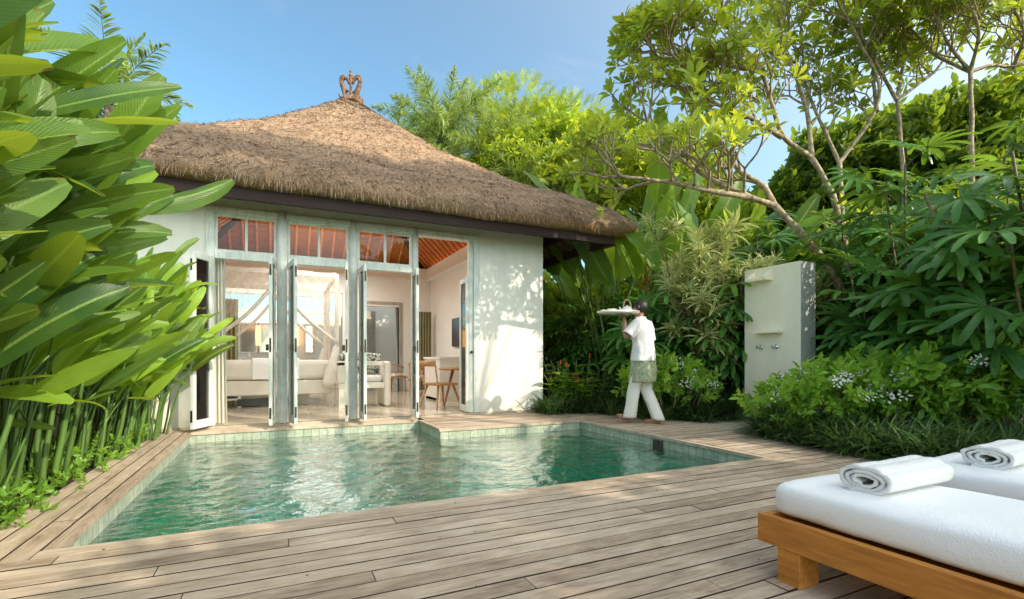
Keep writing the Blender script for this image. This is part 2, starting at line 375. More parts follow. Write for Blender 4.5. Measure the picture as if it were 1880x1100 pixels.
def dup(root, loc, rz=0, label=None, sc=1.0, group=None):
    r = root.copy(); C.objects.link(r); r.location = loc; r.rotation_euler = (0, 0, rz); r.scale = (sc, sc, sc)
    if label: r['label'] = label
    if group: r['group'] = group
    for ch in list(root.children):
        c = ch.copy(); C.objects.link(c); c.parent = r
        for g in list(ch.children):
            d = g.copy(); C.objects.link(d); d.parent = c
    return r
# ------------------------------------------------------------------ leaf templates (along +X, normal +Z)
def shape(kind, t):
    if kind == 'paddle': return np.clip((t/.16), .0, 1)**.6*np.sqrt(np.clip(1-((t-.42)/.60)**2, 0.001, 1))
    if kind == 'ell': return np.sin(pi*np.clip(t, .02, .985))**.8
    if kind == 'obov': return np.clip(np.sin(pi*np.clip(t, .01, .985)**1.6), 0, 1)**.75*.98+.02
    if kind == 'strap': return np.clip(t/.1, .25, 1)*np.clip((1.02-t)/.35, .03, 1)**.7
    if kind == 'blunt': return np.clip(t/.35, .22, 1)*np.clip((1.04-t)/.12, .5, 1)
    return np.ones_like(t)
def blade(L=1, W=.3, n=6, m=2, droop=.4, fold=.25, kind='ell', twist=0, wave=0, rs=None, pitch=0, sway=0):
    t = np.linspace(0, 1, n+1); th = pitch-droop*t**1.3*1.5; st = L/n
    x = np.concatenate([[0], np.cumsum(np.cos(th[:-1])*st)]); z = np.concatenate([[0], np.cumsum(np.sin(th[:-1])*st)])
    yb = sway*L*t**2
    w = W/2*shape(kind, t); V = []; U = []
    for i in range(n+1):
        for j in range(m+1):
            a = (j/m*2-1); tw = twist*t[i]
            dy = a*w[i]; dn = fold*abs(a)*w[i]+(wave*w[i]*sin(i*2.3+a*2) if abs(a) > .5 else 0)
            yy = dy*cos(tw)-dn*sin(tw); nn = dy*sin(tw)+dn*cos(tw)
            V.append((x[i]-sin(th[i])*nn, yb[i]+yy, z[i]+cos(th[i])*nn)); U.append((j/m, t[i]))
    Q = [(i*(m+1)+j, (i+1)*(m+1)+j, (i+1)*(m+1)+j+1, i*(m+1)+j+1) for i in range(n) for j in range(m)]
    return np.array(V), np.array(Q), np.array(U)
def combine(parts):
    m = M()
    for tpl, P, D, UP, S in parts: m.inst(tpl, P, D, UP, S)
    return np.concatenate(m.V), np.concatenate(m.Q), np.concatenate(m.U)
def rosette(tpls, n, elev, rs, spread=.25, levels=1, lev_h=.02):
    pr = []
    for k in range(n):
        a = k*2.399+rs.uniform(-.2, .2); e = elev+rs.uniform(-spread, spread)
        d = (cos(a)*cos(e), sin(a)*cos(e), sin(e))
        pr.append((tpls[k % len(tpls)], (d[0]*.02, d[1]*.02, lev_h*k/n*levels), d, (0, 0, 1), rs.uniform(.75, 1.1)))
    V, Q, U = combine(pr)
    # rosette axis is +Z; convert so that axis -> +X for inst()
    V2 = np.stack([V[:, 2], V[:, 1], -V[:, 0]], 1)
    return V2, Q, U
def rnd_dir(rs, n, zmin=-.3, zmax=1):
    a = rs.uniform(0, 2*pi, n); z = rs.uniform(zmin, zmax, n); r = np.sqrt(np.clip(1-z*z, 0, 1))
    return np.stack([r*np.cos(a), r*np.sin(a), z], 1)
def curve(p0, d0, L, n, rs, bend=(0, 0, .2), wob=.12):
    P = [np.array(p0, float)]; d = np.array(d0, float); d /= np.linalg.norm(d)
    for i in range(n):
        d = d+np.array(bend)/n+rs.normal(0, wob, 3)/sqrt(n); d /= np.linalg.norm(d)
        P.append(P[-1]+d*L/n)
    return np.array(P), d
def lerp_poly(P, n):
    P = np.asarray(P, float); seg = np.linalg.norm(np.diff(P, axis=0), axis=1); c = np.concatenate([[0], np.cumsum(seg)])
    t = np.linspace(0, c[-1], n); return np.stack([np.interp(t, c, P[:, k]) for k in range(3)], 1)
def smooth_poly(P, n):
    Q = lerp_poly(P, n)
    for _ in range(2): Q[1:-1] = (Q[:-2]+Q[1:-1]*2+Q[2:])/4
    return Q

# ================================================================== GROUND, DECK, POOL
PX0, PX1, PXS, PY0, PY1, PY2 = -.93, 4.02, 1.9, 3.01, 6.05, 7.08
FL = .03; FY = 7.4
m = M()
def gr(x0, x1, y0, y1, z=-.06): m.add([(x0, y0, z), (x1, y0, z), (x1, y1, z), (x0, y1, z)], [(0, 1, 2, 3)])
B_ = 150
gr(-B_, PX0-.1, -B_, B_); gr(PX1+.1, B_, -B_, B_); gr(PX0-.1, PX1+.1, -B_, PY0-.1); gr(PX0-.1, PX1+.1, PY2+.1, B_); gr(PXS+.1, PX1+.1, PY1+.1, PY2+.1)
struct(m.build('ground', 'soil', smooth=False), 'dark soil under the deck and the planting')
def planks(m, x0, x1, y0, y1, along='x', pitch=.111, gap=.009, rs=None, z=0, lmin=2.2, lmax=4.4, edge=False):
    lo, hi = (y0, y1) if along == 'x' else (x0, x1); a0, a1 = (x0, x1) if along == 'x' else (y0, y1)
    k = max(1, round((hi-lo)/pitch)); p = (hi-lo)/k
    for i in range(k):
        c = a0; first = True
        while c < a1-.01:
            L = rs.uniform(lmin, lmax)*(rs.uniform(.2, 1) if first else 1); e = min(a1, c+L); first = False
            if a1-e < .4: e = a1
            q = lo+i*p; dz = rs.uniform(-.0015, .0015); t = rs.uniform(0, 1); uo = (rs.uniform(0, 50), rs.uniform(0, 50), 0 if along == 'x' else 1)
            if along == 'x': m.box(c+.002, e-.002, q+gap/2, q+p-gap/2, z-(.034 if edge else .056), z+dz, t, u=uo)
            else: m.box(q+gap/2, q+p-gap/2, c+.002, e-.002, z-(.034 if edge else .056), z+dz, t, u=uo)
            m.I[-1] = np.array([1, 0, 1, 1, 1, 1]) if not edge else np.zeros(6, int); c = e
m = M(); rs = RS(3); NO = .02
planks(m, -1.9, 6.4, -2.2, PY0-.09, 'x', rs=rs)
planks(m, PX0-.06, PX1+.06, PY0-.088, PY0+NO, 'x', pitch=.12, rs=rs, edge=True)           # front coping board
planks(m, PX0-.4, PX0-.06, PY0-.088, FY, 'y', pitch=.112, rs=rs, lmin=2, lmax=3)
planks(m, PX0-.058, PX0+NO, PY0+NO+.002, PY2, 'y', pitch=.08, rs=rs, lmin=2.4, lmax=4, edge=True)
planks(m, PX0-.058, PXS, PY2-NO, FY-.005, 'x', rs=rs, edge=True)
planks(m, PXS-NO, PX1+.06, PY1-NO, PY1+.07, 'x', pitch=.09, rs=rs, edge=True)
planks(m, PXS-NO, PXS+.07, PY1+.072, PY2-NO-.002, 'y', pitch=.09, rs=rs, edge=True)
planks(m, PXS+.072, PX1+.06, PY1+.072, FY-.005, 'x', rs=rs)
planks(m, PX1-NO, PX1+.06, PY0+NO+.002, PY1-NO-.002, 'y', pitch=.08, rs=rs, lmin=2, edge=True)
planks(m, PX1+.062, 5.12, PY0-.088, 7.0, 'x', rs=rs, lmin=5, lmax=6)
struct(m.build('deck', ['deck_wood', 'deck_side'], smooth=False), 'weathered grey brown timber deck boards around the pool')
# basin
m = M(); WZ = -.135; BZ = -1.25
path = [(PX0, PY0), (PX1, PY0), (PX1, PY1), (PXS, PY1), (PXS, PY2), (PX0, PY2), (PX0, PY0)]
o_ = 0
for (xa, ya), (xb, yb) in zip(path[:-1], path[1:]):
    L = abs(xb-xa)+abs(yb-ya)
    for z0, z1, mi in ((-.235, -.032, 0), (BZ, -.235, 1)):
        m.add([(xa, ya, z0), (xb, yb, z0), (xb, yb, z1), (xa, ya, z1)], [(0, 1, 2, 3)], [(o_, z0+.235), (o_+L, z0+.235), (o_+L, z1+.235), (o_, z1+.235)], mi=mi)
    o_ += L
for (x0, x1, y0, y1) in ((PX0, PXS, PY0, PY2), (PXS, PX1, PY0, PY1)):
    m.add([(x0, y0, BZ), (x1, y0, BZ), (x1, y1, BZ), (x0, y1, BZ)], [(0, 1, 2, 3)], [(x0, y0), (x1, y0), (x1, y1), (x0, y1)], mi=1)
m.box(PX0, PX1, PY0-.0, PY0+.35, -1.2, -.55, mi=1)
struct(m.build('pool_basin', ['pool_tile', 'pool_floor_tile'], smooth=False), 'green stone tiled swimming pool basin')
m = M()
def wav(x, y):
    h = 0
    for k, (a, l, ang, ph) in enumerate(((.0045, .55, .3, 0), (.0035, .34, 1.2, 1), (.0028, .22, -.5, 2), (.002, .15, 2.1, 3), (.0014, .1, .9, 4))):
        q = noise.noise(Vector((x*.9+k*5, y*.9, 0)))*3
        h += a*1.35*sin((x*cos(ang)+y*sin(ang))*2*pi/l+ph+q*2)*(.5+.8*noise.noise(Vector((x*1.3, y*1.3, k*3.1))))
    return WZ+h
for (x0, x1, y0, y1) in ((PX0, PXS, PY0, PY2), (PXS, PX1, PY0, PY1)):
    nu = int((x1-x0)/.03); nv = int((y1-y0)/.03)
    m.grid(lambda u, v: (x0+(x1-x0)*u, y0+(y1-y0)*v, wav(x0+(x1-x0)*u, y0+(y1-y0)*v)), nu, nv)
struct(m.build('pool_water', 'pool_water'), 'rippled teal pool water reflecting the sunlit villa')
sk = thing('pool_skimmer', 'dark rectangular skimmer opening set in the tiled pool side below the walking person', 'pool skimmer', (PX1-.004, 4.42, -.1))
m = M(); m.box(-.012, 0, -.07, .07, -.07, .04); m.build('opening', 'screen_black', sk, smooth=False)
m = M(); m.box(-.016, -.012, -.08, .08, .04, .05); m.box(-.016, -.012, -.08, -.07, -.08, .04); m.box(-.016, -.012, .07, .08, -.08, .04); m.box(-.018, -.012, -.006, .006, -.08, .04); m.build('frame', 'dark_metal', sk, smooth=False)
m = M(); m.box(5.1, 6.28, 4.15, 5.2, -.058, -.005); m.box(5.1, 5.7, 5.208, 5.6, -.058, -.007)
tag(m.build('paving_slab', 'paving', smooth=False, bevel=.006), 'pale stone paving slab between deck and shower wall', kind='structure')

# ================================================================== VILLA
villa = thing('villa', 'white walled garden villa with thatched hip roof and open folding glass doors', 'villa')
CX, CY, HR = 1.47, 11.03, 4.33
WX0, WX1, WY1 = -1.98, 4.15, 14.3
def part(m, name, mats, parent=villa, **k): return m.build(name, mats, parent, **k)
m = M()
m.box(-.8+3.77, WX1, FY, FY+.2, 0, 3.4)                 # right piece
m.box(WX0, -.8, FY, FY+.2, 0, 3.4)
m.box(-.8, 2.97, FY, FY+.2, 2.87, 3.4)
part(m, 'front_wall', 'plaster', smooth=False)
m = M(); m.box(WX1-.2, WX1, FY+.201, WY1-.2, 0, 3.4, mi=0); part(m, 'side_wall', 'plaster_inside', smooth=False)
m = M(); m.box(WX0, WX0+.2, FY+.201, WY1-.2, 0, 3.4); part(m, 'side_wall', 'plaster_inside', smooth=False)
YB = 13.5
m = M(); m.box(WX0+.2, 2.10, YB, YB+.15, 0, 3.4) if 0 else None
m.box(WX0+.2, -1.3, YB, YB+.15, 0, 3.4); m.box(1.6, 2.12, YB, YB+.15, 0, 3.4); m.box(3.06, WX1-.2, YB, YB+.15, 0, 3.4)
m.box(2.12, 3.06, YB, YB+.15, 2.3, 3.4); m.box(-1.3, 1.6, YB, YB+.15, 2.6, 3.4)
part(m, 'back_wall', 'plaster_inside', smooth=False)
m = M(); m.box(3.15, 3.949, 8.2, YB-.001, 2.9, 3.1); m.box(3.7, 3.949, 8.2, 10.3, 0, 2.9) if 0 else None
part(m, 'cornice', 'plaster_inside', smooth=False) if 0 else None
for a_ in ((3.78, 3.949, 7.62, YB-.002), (WX0+.202, WX0+.36, 7.62, YB-.002), (WX0+.37, 3.77, YB-.17, YB-.002)):
    m = M(); m.box(*a_, 3.06, 3.36); part(m, 'cornice', 'plaster_inside', smooth=False)
m = M(); m.add([(WX0+.2, FY+.0, FL), (WX1-.2, FY, FL), (WX1-.2, 18, FL), (WX0+.2, 18, FL)], [(0, 1, 2, 3)], [(0, 0), (6, 0), (6, 10.6), (0, 10.6)])
m.box(WX0+.2, WX1-.2, FY-.04, FY-.001, -.02, FL-.003)
part(m, 'floor', 'floor_tile', smooth=False)
# bathroom beyond
m = M(); m.box(-1.9, 3.9, 17.2, 17.35, 0, 2.12); m.box(1.9, 3.9, 17.2, 17.35, 2.12, 2.9); m.box(-1.9, 3.9, 17.2, 17.35, 2.9, 3.3)
part(m, 'bathroom_wall', 'plaster_inside', smooth=False)
m = M(); m.box(-.9, 1.25, 16.9, 17.19, .85, .9); m.box(-.85, 1.2, 16.93, 17.19, .1, .849); part(m, 'vanity', 'furniture_white', smooth=False)
for a_ in ((-.95, -.5), (-.42, .35), (.9, 1.1)):
    m = M(); m.box(a_[0], a_[1], 17.15, 17.19, 1.1, 1.95); mo = part(m, 'bathroom_mirror', 'chrome', smooth=False)
    m = M()
    for b_ in ((a_[0]-.05, a_[0], 1.05, 2.0), (a_[1], a_[1]+.05, 1.05, 2.0), (a_[0], a_[1], 1.05, 1.1), (a_[0], a_[1], 1.95, 2.0)): m.box(b_[0], b_[1], 17.12, 17.19, b_[2], b_[3])
    m.build('mirror_frame', 'furniture_white', mo, smooth=False)
for k_, x_ in enumerate((-.46, .62)):
    m = M(); m.lathe([(0, 0), (.06, 0), (.07, .3), (.06, .6), (0, .6)], 12, (x_, 17.0, 1.3)); part(m, 'wall_lamp', 'warm_glow')
for k_, (x_, h_) in enumerate(((-.7, .18), (-.1, .12), (.3, .2))):
    m = M(); m.lathe([(0, 0), (.05, 0), (.06, h_*.4), (.02, h_*.7), (.025, h_), (0, h_)], 12, (x_, 17.02, .905)); tag(m.build('toiletry_bottle', 'ceramic'), ['cream bottle at the left end of the bathroom vanity', 'short bottle in the middle of the bathroom vanity', 'tall bottle at the right of the bathroom vanity'][k_], 'bottle')
m = M(); m.box(-1.1, 1.5, YB+.16, YB+.2, 2.02, 2.06); part(m, 'cove_light', 'warm_glow', smooth=False)
for a_ in ((3.83, 3.9, 7.8, 13.2), (-1.74, -1.68, 7.8, 13.2), (-1.4, 3.6, 13.40, 13.46)):
    m = M(); m.box(*a_, 3.362, 3.37); part(m, 'cornice_fill', 'warm_glow', smooth=False)  # unseen glowing strips added to brighten the ceiling
# ceiling underside (pyramid) + bamboo rafters
m = M(); zc0, zc1 = 3.38, 6.0; hx0, hx1, hy0, hy1 = WX0+.1, WX1-.1, FY+.1, WY1; ax, ay = 1.3, 10.9
for a, b in (((hx0, hy0), (hx1, hy0)), ((hx1, hy0), (hx1, hy1)), ((hx1, hy1), (hx0, hy1)), ((hx0, hy1), (hx0, hy0))):
    m.add([(a[0], a[1], zc0), (b[0], b[1], zc0), (ax, ay, zc1), (ax, ay, zc1)], [(0, 1, 2, 3)])
part(m, 'ceiling', 'thatch_inside', smooth=False)
m = M()
for a, b in (((hx0, hy0), (hx1, hy0)), ((hx1, hy0), (hx1, hy1)), ((hx1, hy1), (hx0, hy1)), ((hx0, hy1), (hx0, hy0))):
    n = 24 if a[1] != b[1] else 20
    for k in range(1, n):
        t = k/n; p = np.array([a[0]+(b[0]-a[0])*t, a[1]+(b[1]-a[1])*t, zc0-.03]); top = np.array([ax, ay, zc1-.03])
        # rafters run parallel to the slope and stop at the hips
        q = np.array([ax, p[1], zc1-.03]) if a[0] == b[0] else np.array([p[0], ay, zc1-.03])
        f = min(1, 2*min(t, 1-t)); m.tube([p, p+(q-p)*f], .032, 6, mi=0)
part(m, 'rafters', 'bamboo')
m = M()
for cxy in ((hx0, hy0), (hx1, hy0), (hx1, hy1), (hx0, hy1)):
    m.bar((cxy[0], cxy[1], zc0-.06), (ax, ay, zc1-.08), .12, .14)
part(m, 'hip_beams', 'fascia', smooth=False)
# fascia beams and side soffit
m = M(); m.box(-2.45, 5.25, 6.86, 6.94, 2.85, 3.0); m.box(5.17, 5.25, 6.942, 14.8, 2.85, 3.0); m.box(-2.45, -2.37, 6.942, 14.8, 2.85, 3.0)
part(m, 'fascia_beam', 'fascia', smooth=False, bevel=.004)
m = M(); m.box(4.62, 4.72, 6.95, 14.2, 3.02, 3.14); part(m, 'eave_beam', 'fascia', smooth=False)
m = M()
for (a, b, c, d) in (((4.15, 6.95, 3.42), (5.17, 6.95, 3.0), (5.17, 14.3, 3.0), (4.15, 14.3, 3.42)), ((-2.37, 6.95, 3.0), (5.17, 6.95, 3.0), (5.17, 7.41, 3.2), (-2.37, 7.41, 3.2))):
    m.add([a, b, c, d], [(0, 1, 2, 3)])
part(m, 'soffit', 'soffit_thatch', smooth=False)
m = M()
for k in range(26):
    y = 7.0+k*.27; m.tube([(4.14, y, 3.40), (5.17, y, 2.985)], .024, 6)
part(m, 'eave_rafters', 'bamboo_outside')
# thatch
prof = [(.62, 3.0), (.30, 2.985), (.05, 3.0), (-.02, 3.06), (-.03, 3.15), (.04, 3.26), (.14, 3.38), (.3, 3.52), (.57, 3.68), (.92, 3.84), (1.28, 4.03), (1.7, 4.31), (2.05, 4.56), (2.45, 4.86), (2.89, 5.20), (3.3, 5.57), (3.79, 6.03), (4.0, 6.21), (4.17, 6.34), (4.27, 6.38)]
def ring_pt(s, a, h, rc):
    """point on a rounded square of half size h, corner radius rc, parameter a in 0..1"""
    per = 4*(2*(h-rc))+2*pi*rc; d = a*per; st = 2*(h-rc); arc = pi*rc/2; k = 0
    for k in range(4):
        if d <= st: x, y, nx, ny = -(h-rc)+d, -h, 0, -1; break
        d -= st
        if d <= arc or k == 3:
            t = d/rc; x, y, nx, ny = (h-rc)+rc*sin(t), -(h-rc)-rc*cos(t), sin(t), -cos(t); break
        d -= arc
    for _ in range(k): x, y, nx, ny = -y, x, -ny, nx
    return x, y, nx, ny
NR = 360; rings = []
pp = np.array(prof); tt = np.linspace(0, len(prof)-1, 76); PS = np.interp(tt, range(len(prof)), pp[:, 0]); PZ = np.interp(tt, range(len(prof)), pp[:, 1])
for _ in range(2): PS[1:-1] = (PS[:-2]+2*PS[1:-1]+PS[2:])/4; PZ[1:-1] = (PZ[:-2]+2*PZ[1:-1]+PZ[2:])/4
V = []; G = []
for i, (s, z) in enumerate(zip(PS, PZ)):
    h = HR-s; rc = min(.40 if s < .3 else max(.24, .40-(s-.3)*.2), h*.95)
    for j in range(NR):
        x, y, nx, ny = ring_pt(s, j/NR, h, rc)
        w = Vector((x*1.1, y*1.1, z*1.3)); n1 = noise.noise(w)*.05+noise.noise(w*4)*.025+noise.noise(w*13)*.014
        if z < 3.25: n1 *= .5
        V.append((CX+x+nx*n1*.5, CY+y+ny*n1*.5, z+n1*.9))
Q = [(i*NR+j, i*NR+(j+1) % NR, (i+1)*NR+(j+1) % NR, (i+1)*NR+j) for i in range(len(PS)-1) for j in range(NR)]
V = np.array(V); ncut = sum(1 for z in range(len(PS)) if tt[z] < 3.2)
mi = np.array([1 if i < ncut else 0 for i in range(len(PS)-1) for j in range(NR)])
m = M(); m.add(V, Q, tint=.45); m.I = [mi]
# straw
rs = RS(11)
straw = blade(1, .06, 2, 1, .35, .0, 'strap')
VV = V.reshape(len(PS), NR, 3)
i0 = ncut+3; N = 80000
ri = rs.uniform(0, 1, N)**.75*(len(PS)-2-i0)+i0; rj = rs.uniform(0, NR, N)
vis = rs.permutation(N)
ii = ri.astype(int); jj = rj.astype(int) % NR; fi = ri-ii; fj = rj-np.floor(rj)
A = VV[ii, jj]; Bq = VV[ii+1, jj]; Cq = VV[ii, (jj+1) % NR]
P = A+(Bq-A)*fi[:, None]+(Cq-A)*fj[:, None]
dn = A-Bq; dn /= np.linalg.norm(dn, axis=1, keepdims=True)+1e-9; nrm = np.cross(Cq-A, Bq-A); nrm /= np.linalg.norm(nrm, axis=1, keepdims=True)+1e-9
keep = (P[:, 1] < CY+1.2)
side = np.cross(nrm, dn)
D = dn+side*rs.normal(0, .8, (N, 1))+nrm*rs.uniform(.02, .45, (N, 1))
S = np.stack([rs.uniform(.05, .13, N), rs.uniform(.10, .26, N), rs.uniform(.05, .13, N)], 1)
m.inst(straw, (P+nrm*.004)[keep], D[keep], nrm[keep], S[keep], rs.uniform(.0, 1.0, N)[keep])
# hanging fringe along the eave
N = 9000; rj = rs.uniform(0, NR, N); ii = rs.randint(ncut-2, ncut+5, N); jj = rj.astype(int) % NR
A = VV[ii, jj]; Cq = VV[ii, (jj+1) % NR]; P = A+(Cq-A)*(rj-np.floor(rj))[:, None]
out_ = P-np.array([CX, CY, 0]); out_[:, 2] = 0; k_ = (np.abs(out_).max(1, keepdims=True)); out_ = out_/k_
dd = out_*rs.uniform(.05, .45, (N, 1))+np.array([0, 0, -1.0])+rs.normal(0, .16, (N, 3))
keep = P[:, 1] < CY
m.inst(straw, P[keep], dd[keep], out_[keep], rs.uniform(.05, .14, N)[keep], rs.uniform(.2, 1, N)[keep])
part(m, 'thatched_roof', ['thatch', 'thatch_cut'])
# finial
fz = 6.36; FX, FYY = CX, CY-.02
m = M()
m.lathe([(.26, -.14), (.25, -.02), (.22, .06), (.16, .1), (.1, .13), (.0, .14)], 18, (FX, FYY, fz), sx=1, sy=.75)
rs = RS(5)
R3 = basis(np.array([RT[0], RT[1], 0]), (0, 0, 1))[0]
def fp(x, z, y=0): v = R3@np.array([x, y, z]); return v+np.array([FX, FYY, fz])
for s in (-1, 1):
    pts = [fp(s*.10, .08), fp(s*.12, .2), fp(s*.155, .32), fp(s*.2, .42), fp(s*.195, .53), fp(s*.13, .58), fp(s*.065, .52), fp(s*.03, .42)]
    m.tube(smooth_poly(pts, 16), np.interp(np.arange(16), [0, 8, 15], [.055, .05, .03]), 8)
    pts2 = [p+R3@np.array([s*.03, -.02, .03]) for p in pts[2:7]]
    m.tube(smooth_poly(pts2, 10), .02, 6)
m.tube([fp(0, .08), fp(0, .25), fp(0, .4), fp(0, .56)], [.05, .028, .03, .045], 8)
m.lathe([(.0, -.05), (.035, -.03), (.05, 0), (.03, .04), (.018, .06), (.032, .08), (.03, .1), (0, .11)], 10, fp(0, .6))
for k in range(26):
    a = rs.uniform(0, 2*pi); r = .2; q = np.array([FX+cos(a)*r, FYY+sin(a)*r*.7, fz+rs.uniform(-.05, .1)])
    d = np.array([cos(a)*.6, sin(a)*.6, rs.uniform(.3, 1.2)]); m.tube([q, q+d*.06, q+d*.1+np.array([0, 0, .02])], [.03, .02, .004], 6)
for k in range(16):
    q = fp(rs.uniform(-.16, .16), rs.uniform(.1, .26), rs.uniform(-.05, .05)); d = rnd_dir(rs, 1, -.2, 1)[0]; m.tube([q, q+d*.05, q+d*.08], [.03, .018, .004], 6)
part(m, 'roof_finial', 'terracotta')
# posts, frames and transoms
for (x0, x1) in ((.02, .16), (.96, 1.08), (1.88, 1.975)):
    m = M(); c = (x0+x1)/2; r = (x1-x0)/2
    m.lathe([(r, FL), (r*.97, 1.4), (r*.98, 2.88), (r*.6, 2.885), (0, 2.886)], 20, (c, FY+.0, 0))
    part(m, 'post', 'whitewash')
m = M(); m.box(-.8, -.70, FY-.03, FY+.14, FL, 2.78); m.box(2.87, 2.97, FY-.03, FY+.14, FL, 2.78)
m.box(-.8, 2.97, FY-.035, FY+.14, 2.78, 2.868)
m.box(-.7, .02, FY-.012, FY+.1, 2.195, 2.29); m.box(.16, .96, FY-.012, FY+.1, 2.195, 2.29); m.box(1.08, 1.88, FY-.012, FY+.1, 2.195, 2.29)
m.box(2.80, 2.869, FY-.0, FY+.1, FL, 2.779)
part(m, 'door_frame', 'whitewash', smooth=False, bevel=.006)
m = M(); m.box(WX0+.01, 2.97, FY-.16, FY-.0405, .0, .018); part(m, 'threshold', 'deck_wood', smooth=False) if 0 else None
for (x0, x1) in ((-.7, .02), (.16, .96), (1.08, 1.88)):
    w = M(); e = .03; y0, y1 = FY+.01, FY+.06
    w.box(x0, x0+e, y0, y1, 2.29, 2.78); w.box(x1-e, x1, y0, y1, 2.29, 2.78); w.box(x0+e, x1-e, y0, y1, 2.29, 2.29+e); w.box(x0+e, x1-e, y0, y1, 2.78-e, 2.78)
    c = (x0+x1)/2; w.box(c-.015, c+.015, y0, y1, 2.29+e, 2.78-e)
    wo = part(w, 'transom_window', 'whitewash', smooth=False)
    for ga, gb in ((x0+e, c-.015), (c+.015, x1-e)):
        g = M(); g.add([(ga, FY+.034, 2.29+e), (gb, FY+.034, 2.29+e), (gb, FY+.034, 2.78-e), (ga, FY+.034, 2.78-e)], [(0, 1, 2, 3)]); g.build('pane', 'window_glass', wo, smooth=False)
# folding leaves
def door_leaf(hx, hy, ex, ey, flip=1):
    L = sqrt((ex-hx)**2+(ey-hy)**2); B = basis(np.array([ex-hx, ey-hy, 0]), (0, 0, 1))[0]; loc = (hx, hy, 0)
    t = .02; z0, z1 = FL+.015, 2.2; s = .065
    d = M(); k = dict(M3=B, loc=loc)
    d.box(0, s, -t, t, z0, z1, **k); d.box(L-s, L, -t, t, z0, z1, **k)
    d.box(s, L-s, -t, t, z0, z0+.1, **k); d.box(s, L-s, -t, t, z1-.08, z1, **k)
    o = part(d, 'door_leaf', 'whitewash', smooth=False, bevel=.004)
    g = M(); g.box(s, L-s, -.003, .003, z0+.1, z1-.08, **k); g.build('pane', 'window_glass', o, smooth=False)
    for zz in (.2, 2.03):
        h = M(); h.box(L+.0, L+.004, -.012, .012, zz-.07, zz+.07, **k); h.build('hinge', 'dark_metal', o, smooth=False)
    h = M(); h.box(L+.0, L+.005, -.011, .011, .98, 1.16, **k); h.box(L-.04, L-.02, -t-.035, -t, 1.05, 1.07, **k); h.box(L-.05, L-.04, -t-.04, -t-.0, 1.0, 1.08, **k)
    h.build('lock', 'dark_metal', o, smooth=False)
for a in ((-.73, 7.35, -.90, 6.99), (-.005, 7.36, -.05, 6.97), (.185, 7.36, .245, 6.97),
          (.93, 7.36, .875, 6.97), (1.115, 7.36, 1.12, 6.97), (1.865, 7.34, 1.85, 6.97), (2.775, 7.40, 2.80, 7.80)):
    door_leaf(*a)
m = M(); m.lathe([(0, 0), (.02, .0), (.022, .03), (.014, .05), (0, .052)], 10, (0, 0, 0), M3=[[1, 0, 0], [0, 0, -1], [0, 1, 0]]); m.lathe([(.018, 0), (.018, .01), (0, .01)], 10, (0, 0, 0), M3=[[1, 0, 0], [0, 0, -1], [0, 1, 0]])
part(m, 'door_knob', 'dark_metal', loc=(2.835, FY-.002, 1.0))

# ================================================================== INSIDE THE VILLA
bed = thing('canopy_bed', 'white four poster bed with draped mosquito net seen through the open doors', 'bed', (0, 0, FL))
bx0, bx1, by0, by1 = -.9, .95, 9.7, 11.8
m = M(); m.box(bx0, bx1, by0, by1, .22, .48); m.box(bx0+.35, bx1-.35, by0+.4, by1-.1, 0, .22); m.build('base', 'linen', bed, smooth=False, bevel=.02)
m = M(); m.box(bx0-.02, bx1+.02, by0-.02, by1, .485, .84); m.build('mattress', 'linen', bed, bevel=.09)
m = M(); m.grid(lambda u, v: (bx0+.55+u*.75, by0-.032+(0 if v < .35 else (v-.35)*1.0), .50+(v/.35*.37 if v < .35 else .37)+.006*sin(u*9)), 10, 12); m.build('blanket', 'cotton', bed)
for (x, y) in ((bx0-.08, by0-.1), (bx1+.08, by0-.1), (bx0-.08, by1+.1), (bx1+.08, by1+.1)):
    m = M(); m.box(x-.035, x+.035, y-.035, y+.035, 0, 2.42); m.build('bedpost', 'furniture_white', bed, smooth=False, bevel=.004)
m = M(); x0, x1, y0, y1 = bx0-.08, bx1+.08, by0-.1, by1+.1
for a, b in (((x0, y0), (x1, y0)), ((x1, y0), (x1, y1)), ((x1, y1), (x0, y1)), ((x0, y1), (x0, y0))): m.bar((a[0], a[1], 2.39), (b[0], b[1], 2.39), .06, .07)
m.build('canopy_frame', 'furniture_white', bed, smooth=False)
m = M(); rs = RS(8)
def net_face(m, ax_, bx_, y, zt=2.36, left=True):
    cx = (ax_+bx_)/2; tie = ax_ if left else bx_
    def f(u, v):   # fan of cloth between top rail half and the tie
        xt = ax_+(cx-ax_)*u if left else bx_+(cx-bx_)*u
        zb = 1.15; q = v**.8
        x = xt+(tie-xt)*q; z = zt-(zt-zb)*(v**1.0)-.12*sin(pi*v)*u
        return (x, y+.02*sin(u*26+v*2)*(1-v*.6), z)
    m.grid(f, 28, 14)
net_face(m, x0, x1, y0-.04, left=True); net_face(m, x0, x1, y0-.045, left=False)
net_face(m, x0, x1, y1+.04, left=True); net_face(m, x0, x1, y1+.045, left=False)
m.grid(lambda u, v: (x0+(x1-x0)*u, y0+(y1-y0)*v, 2.44+.015*sin(u*20)), 12, 6)
for sx_ in (x0-.04, x1+.04):
    m.grid(lambda u, v: (sx_+.02*sin(u*40), y1-(.6)*u, 2.36-2.2*v), 24, 4)
m.build('mosquito_net', 'bed_net', bed)
m = M()
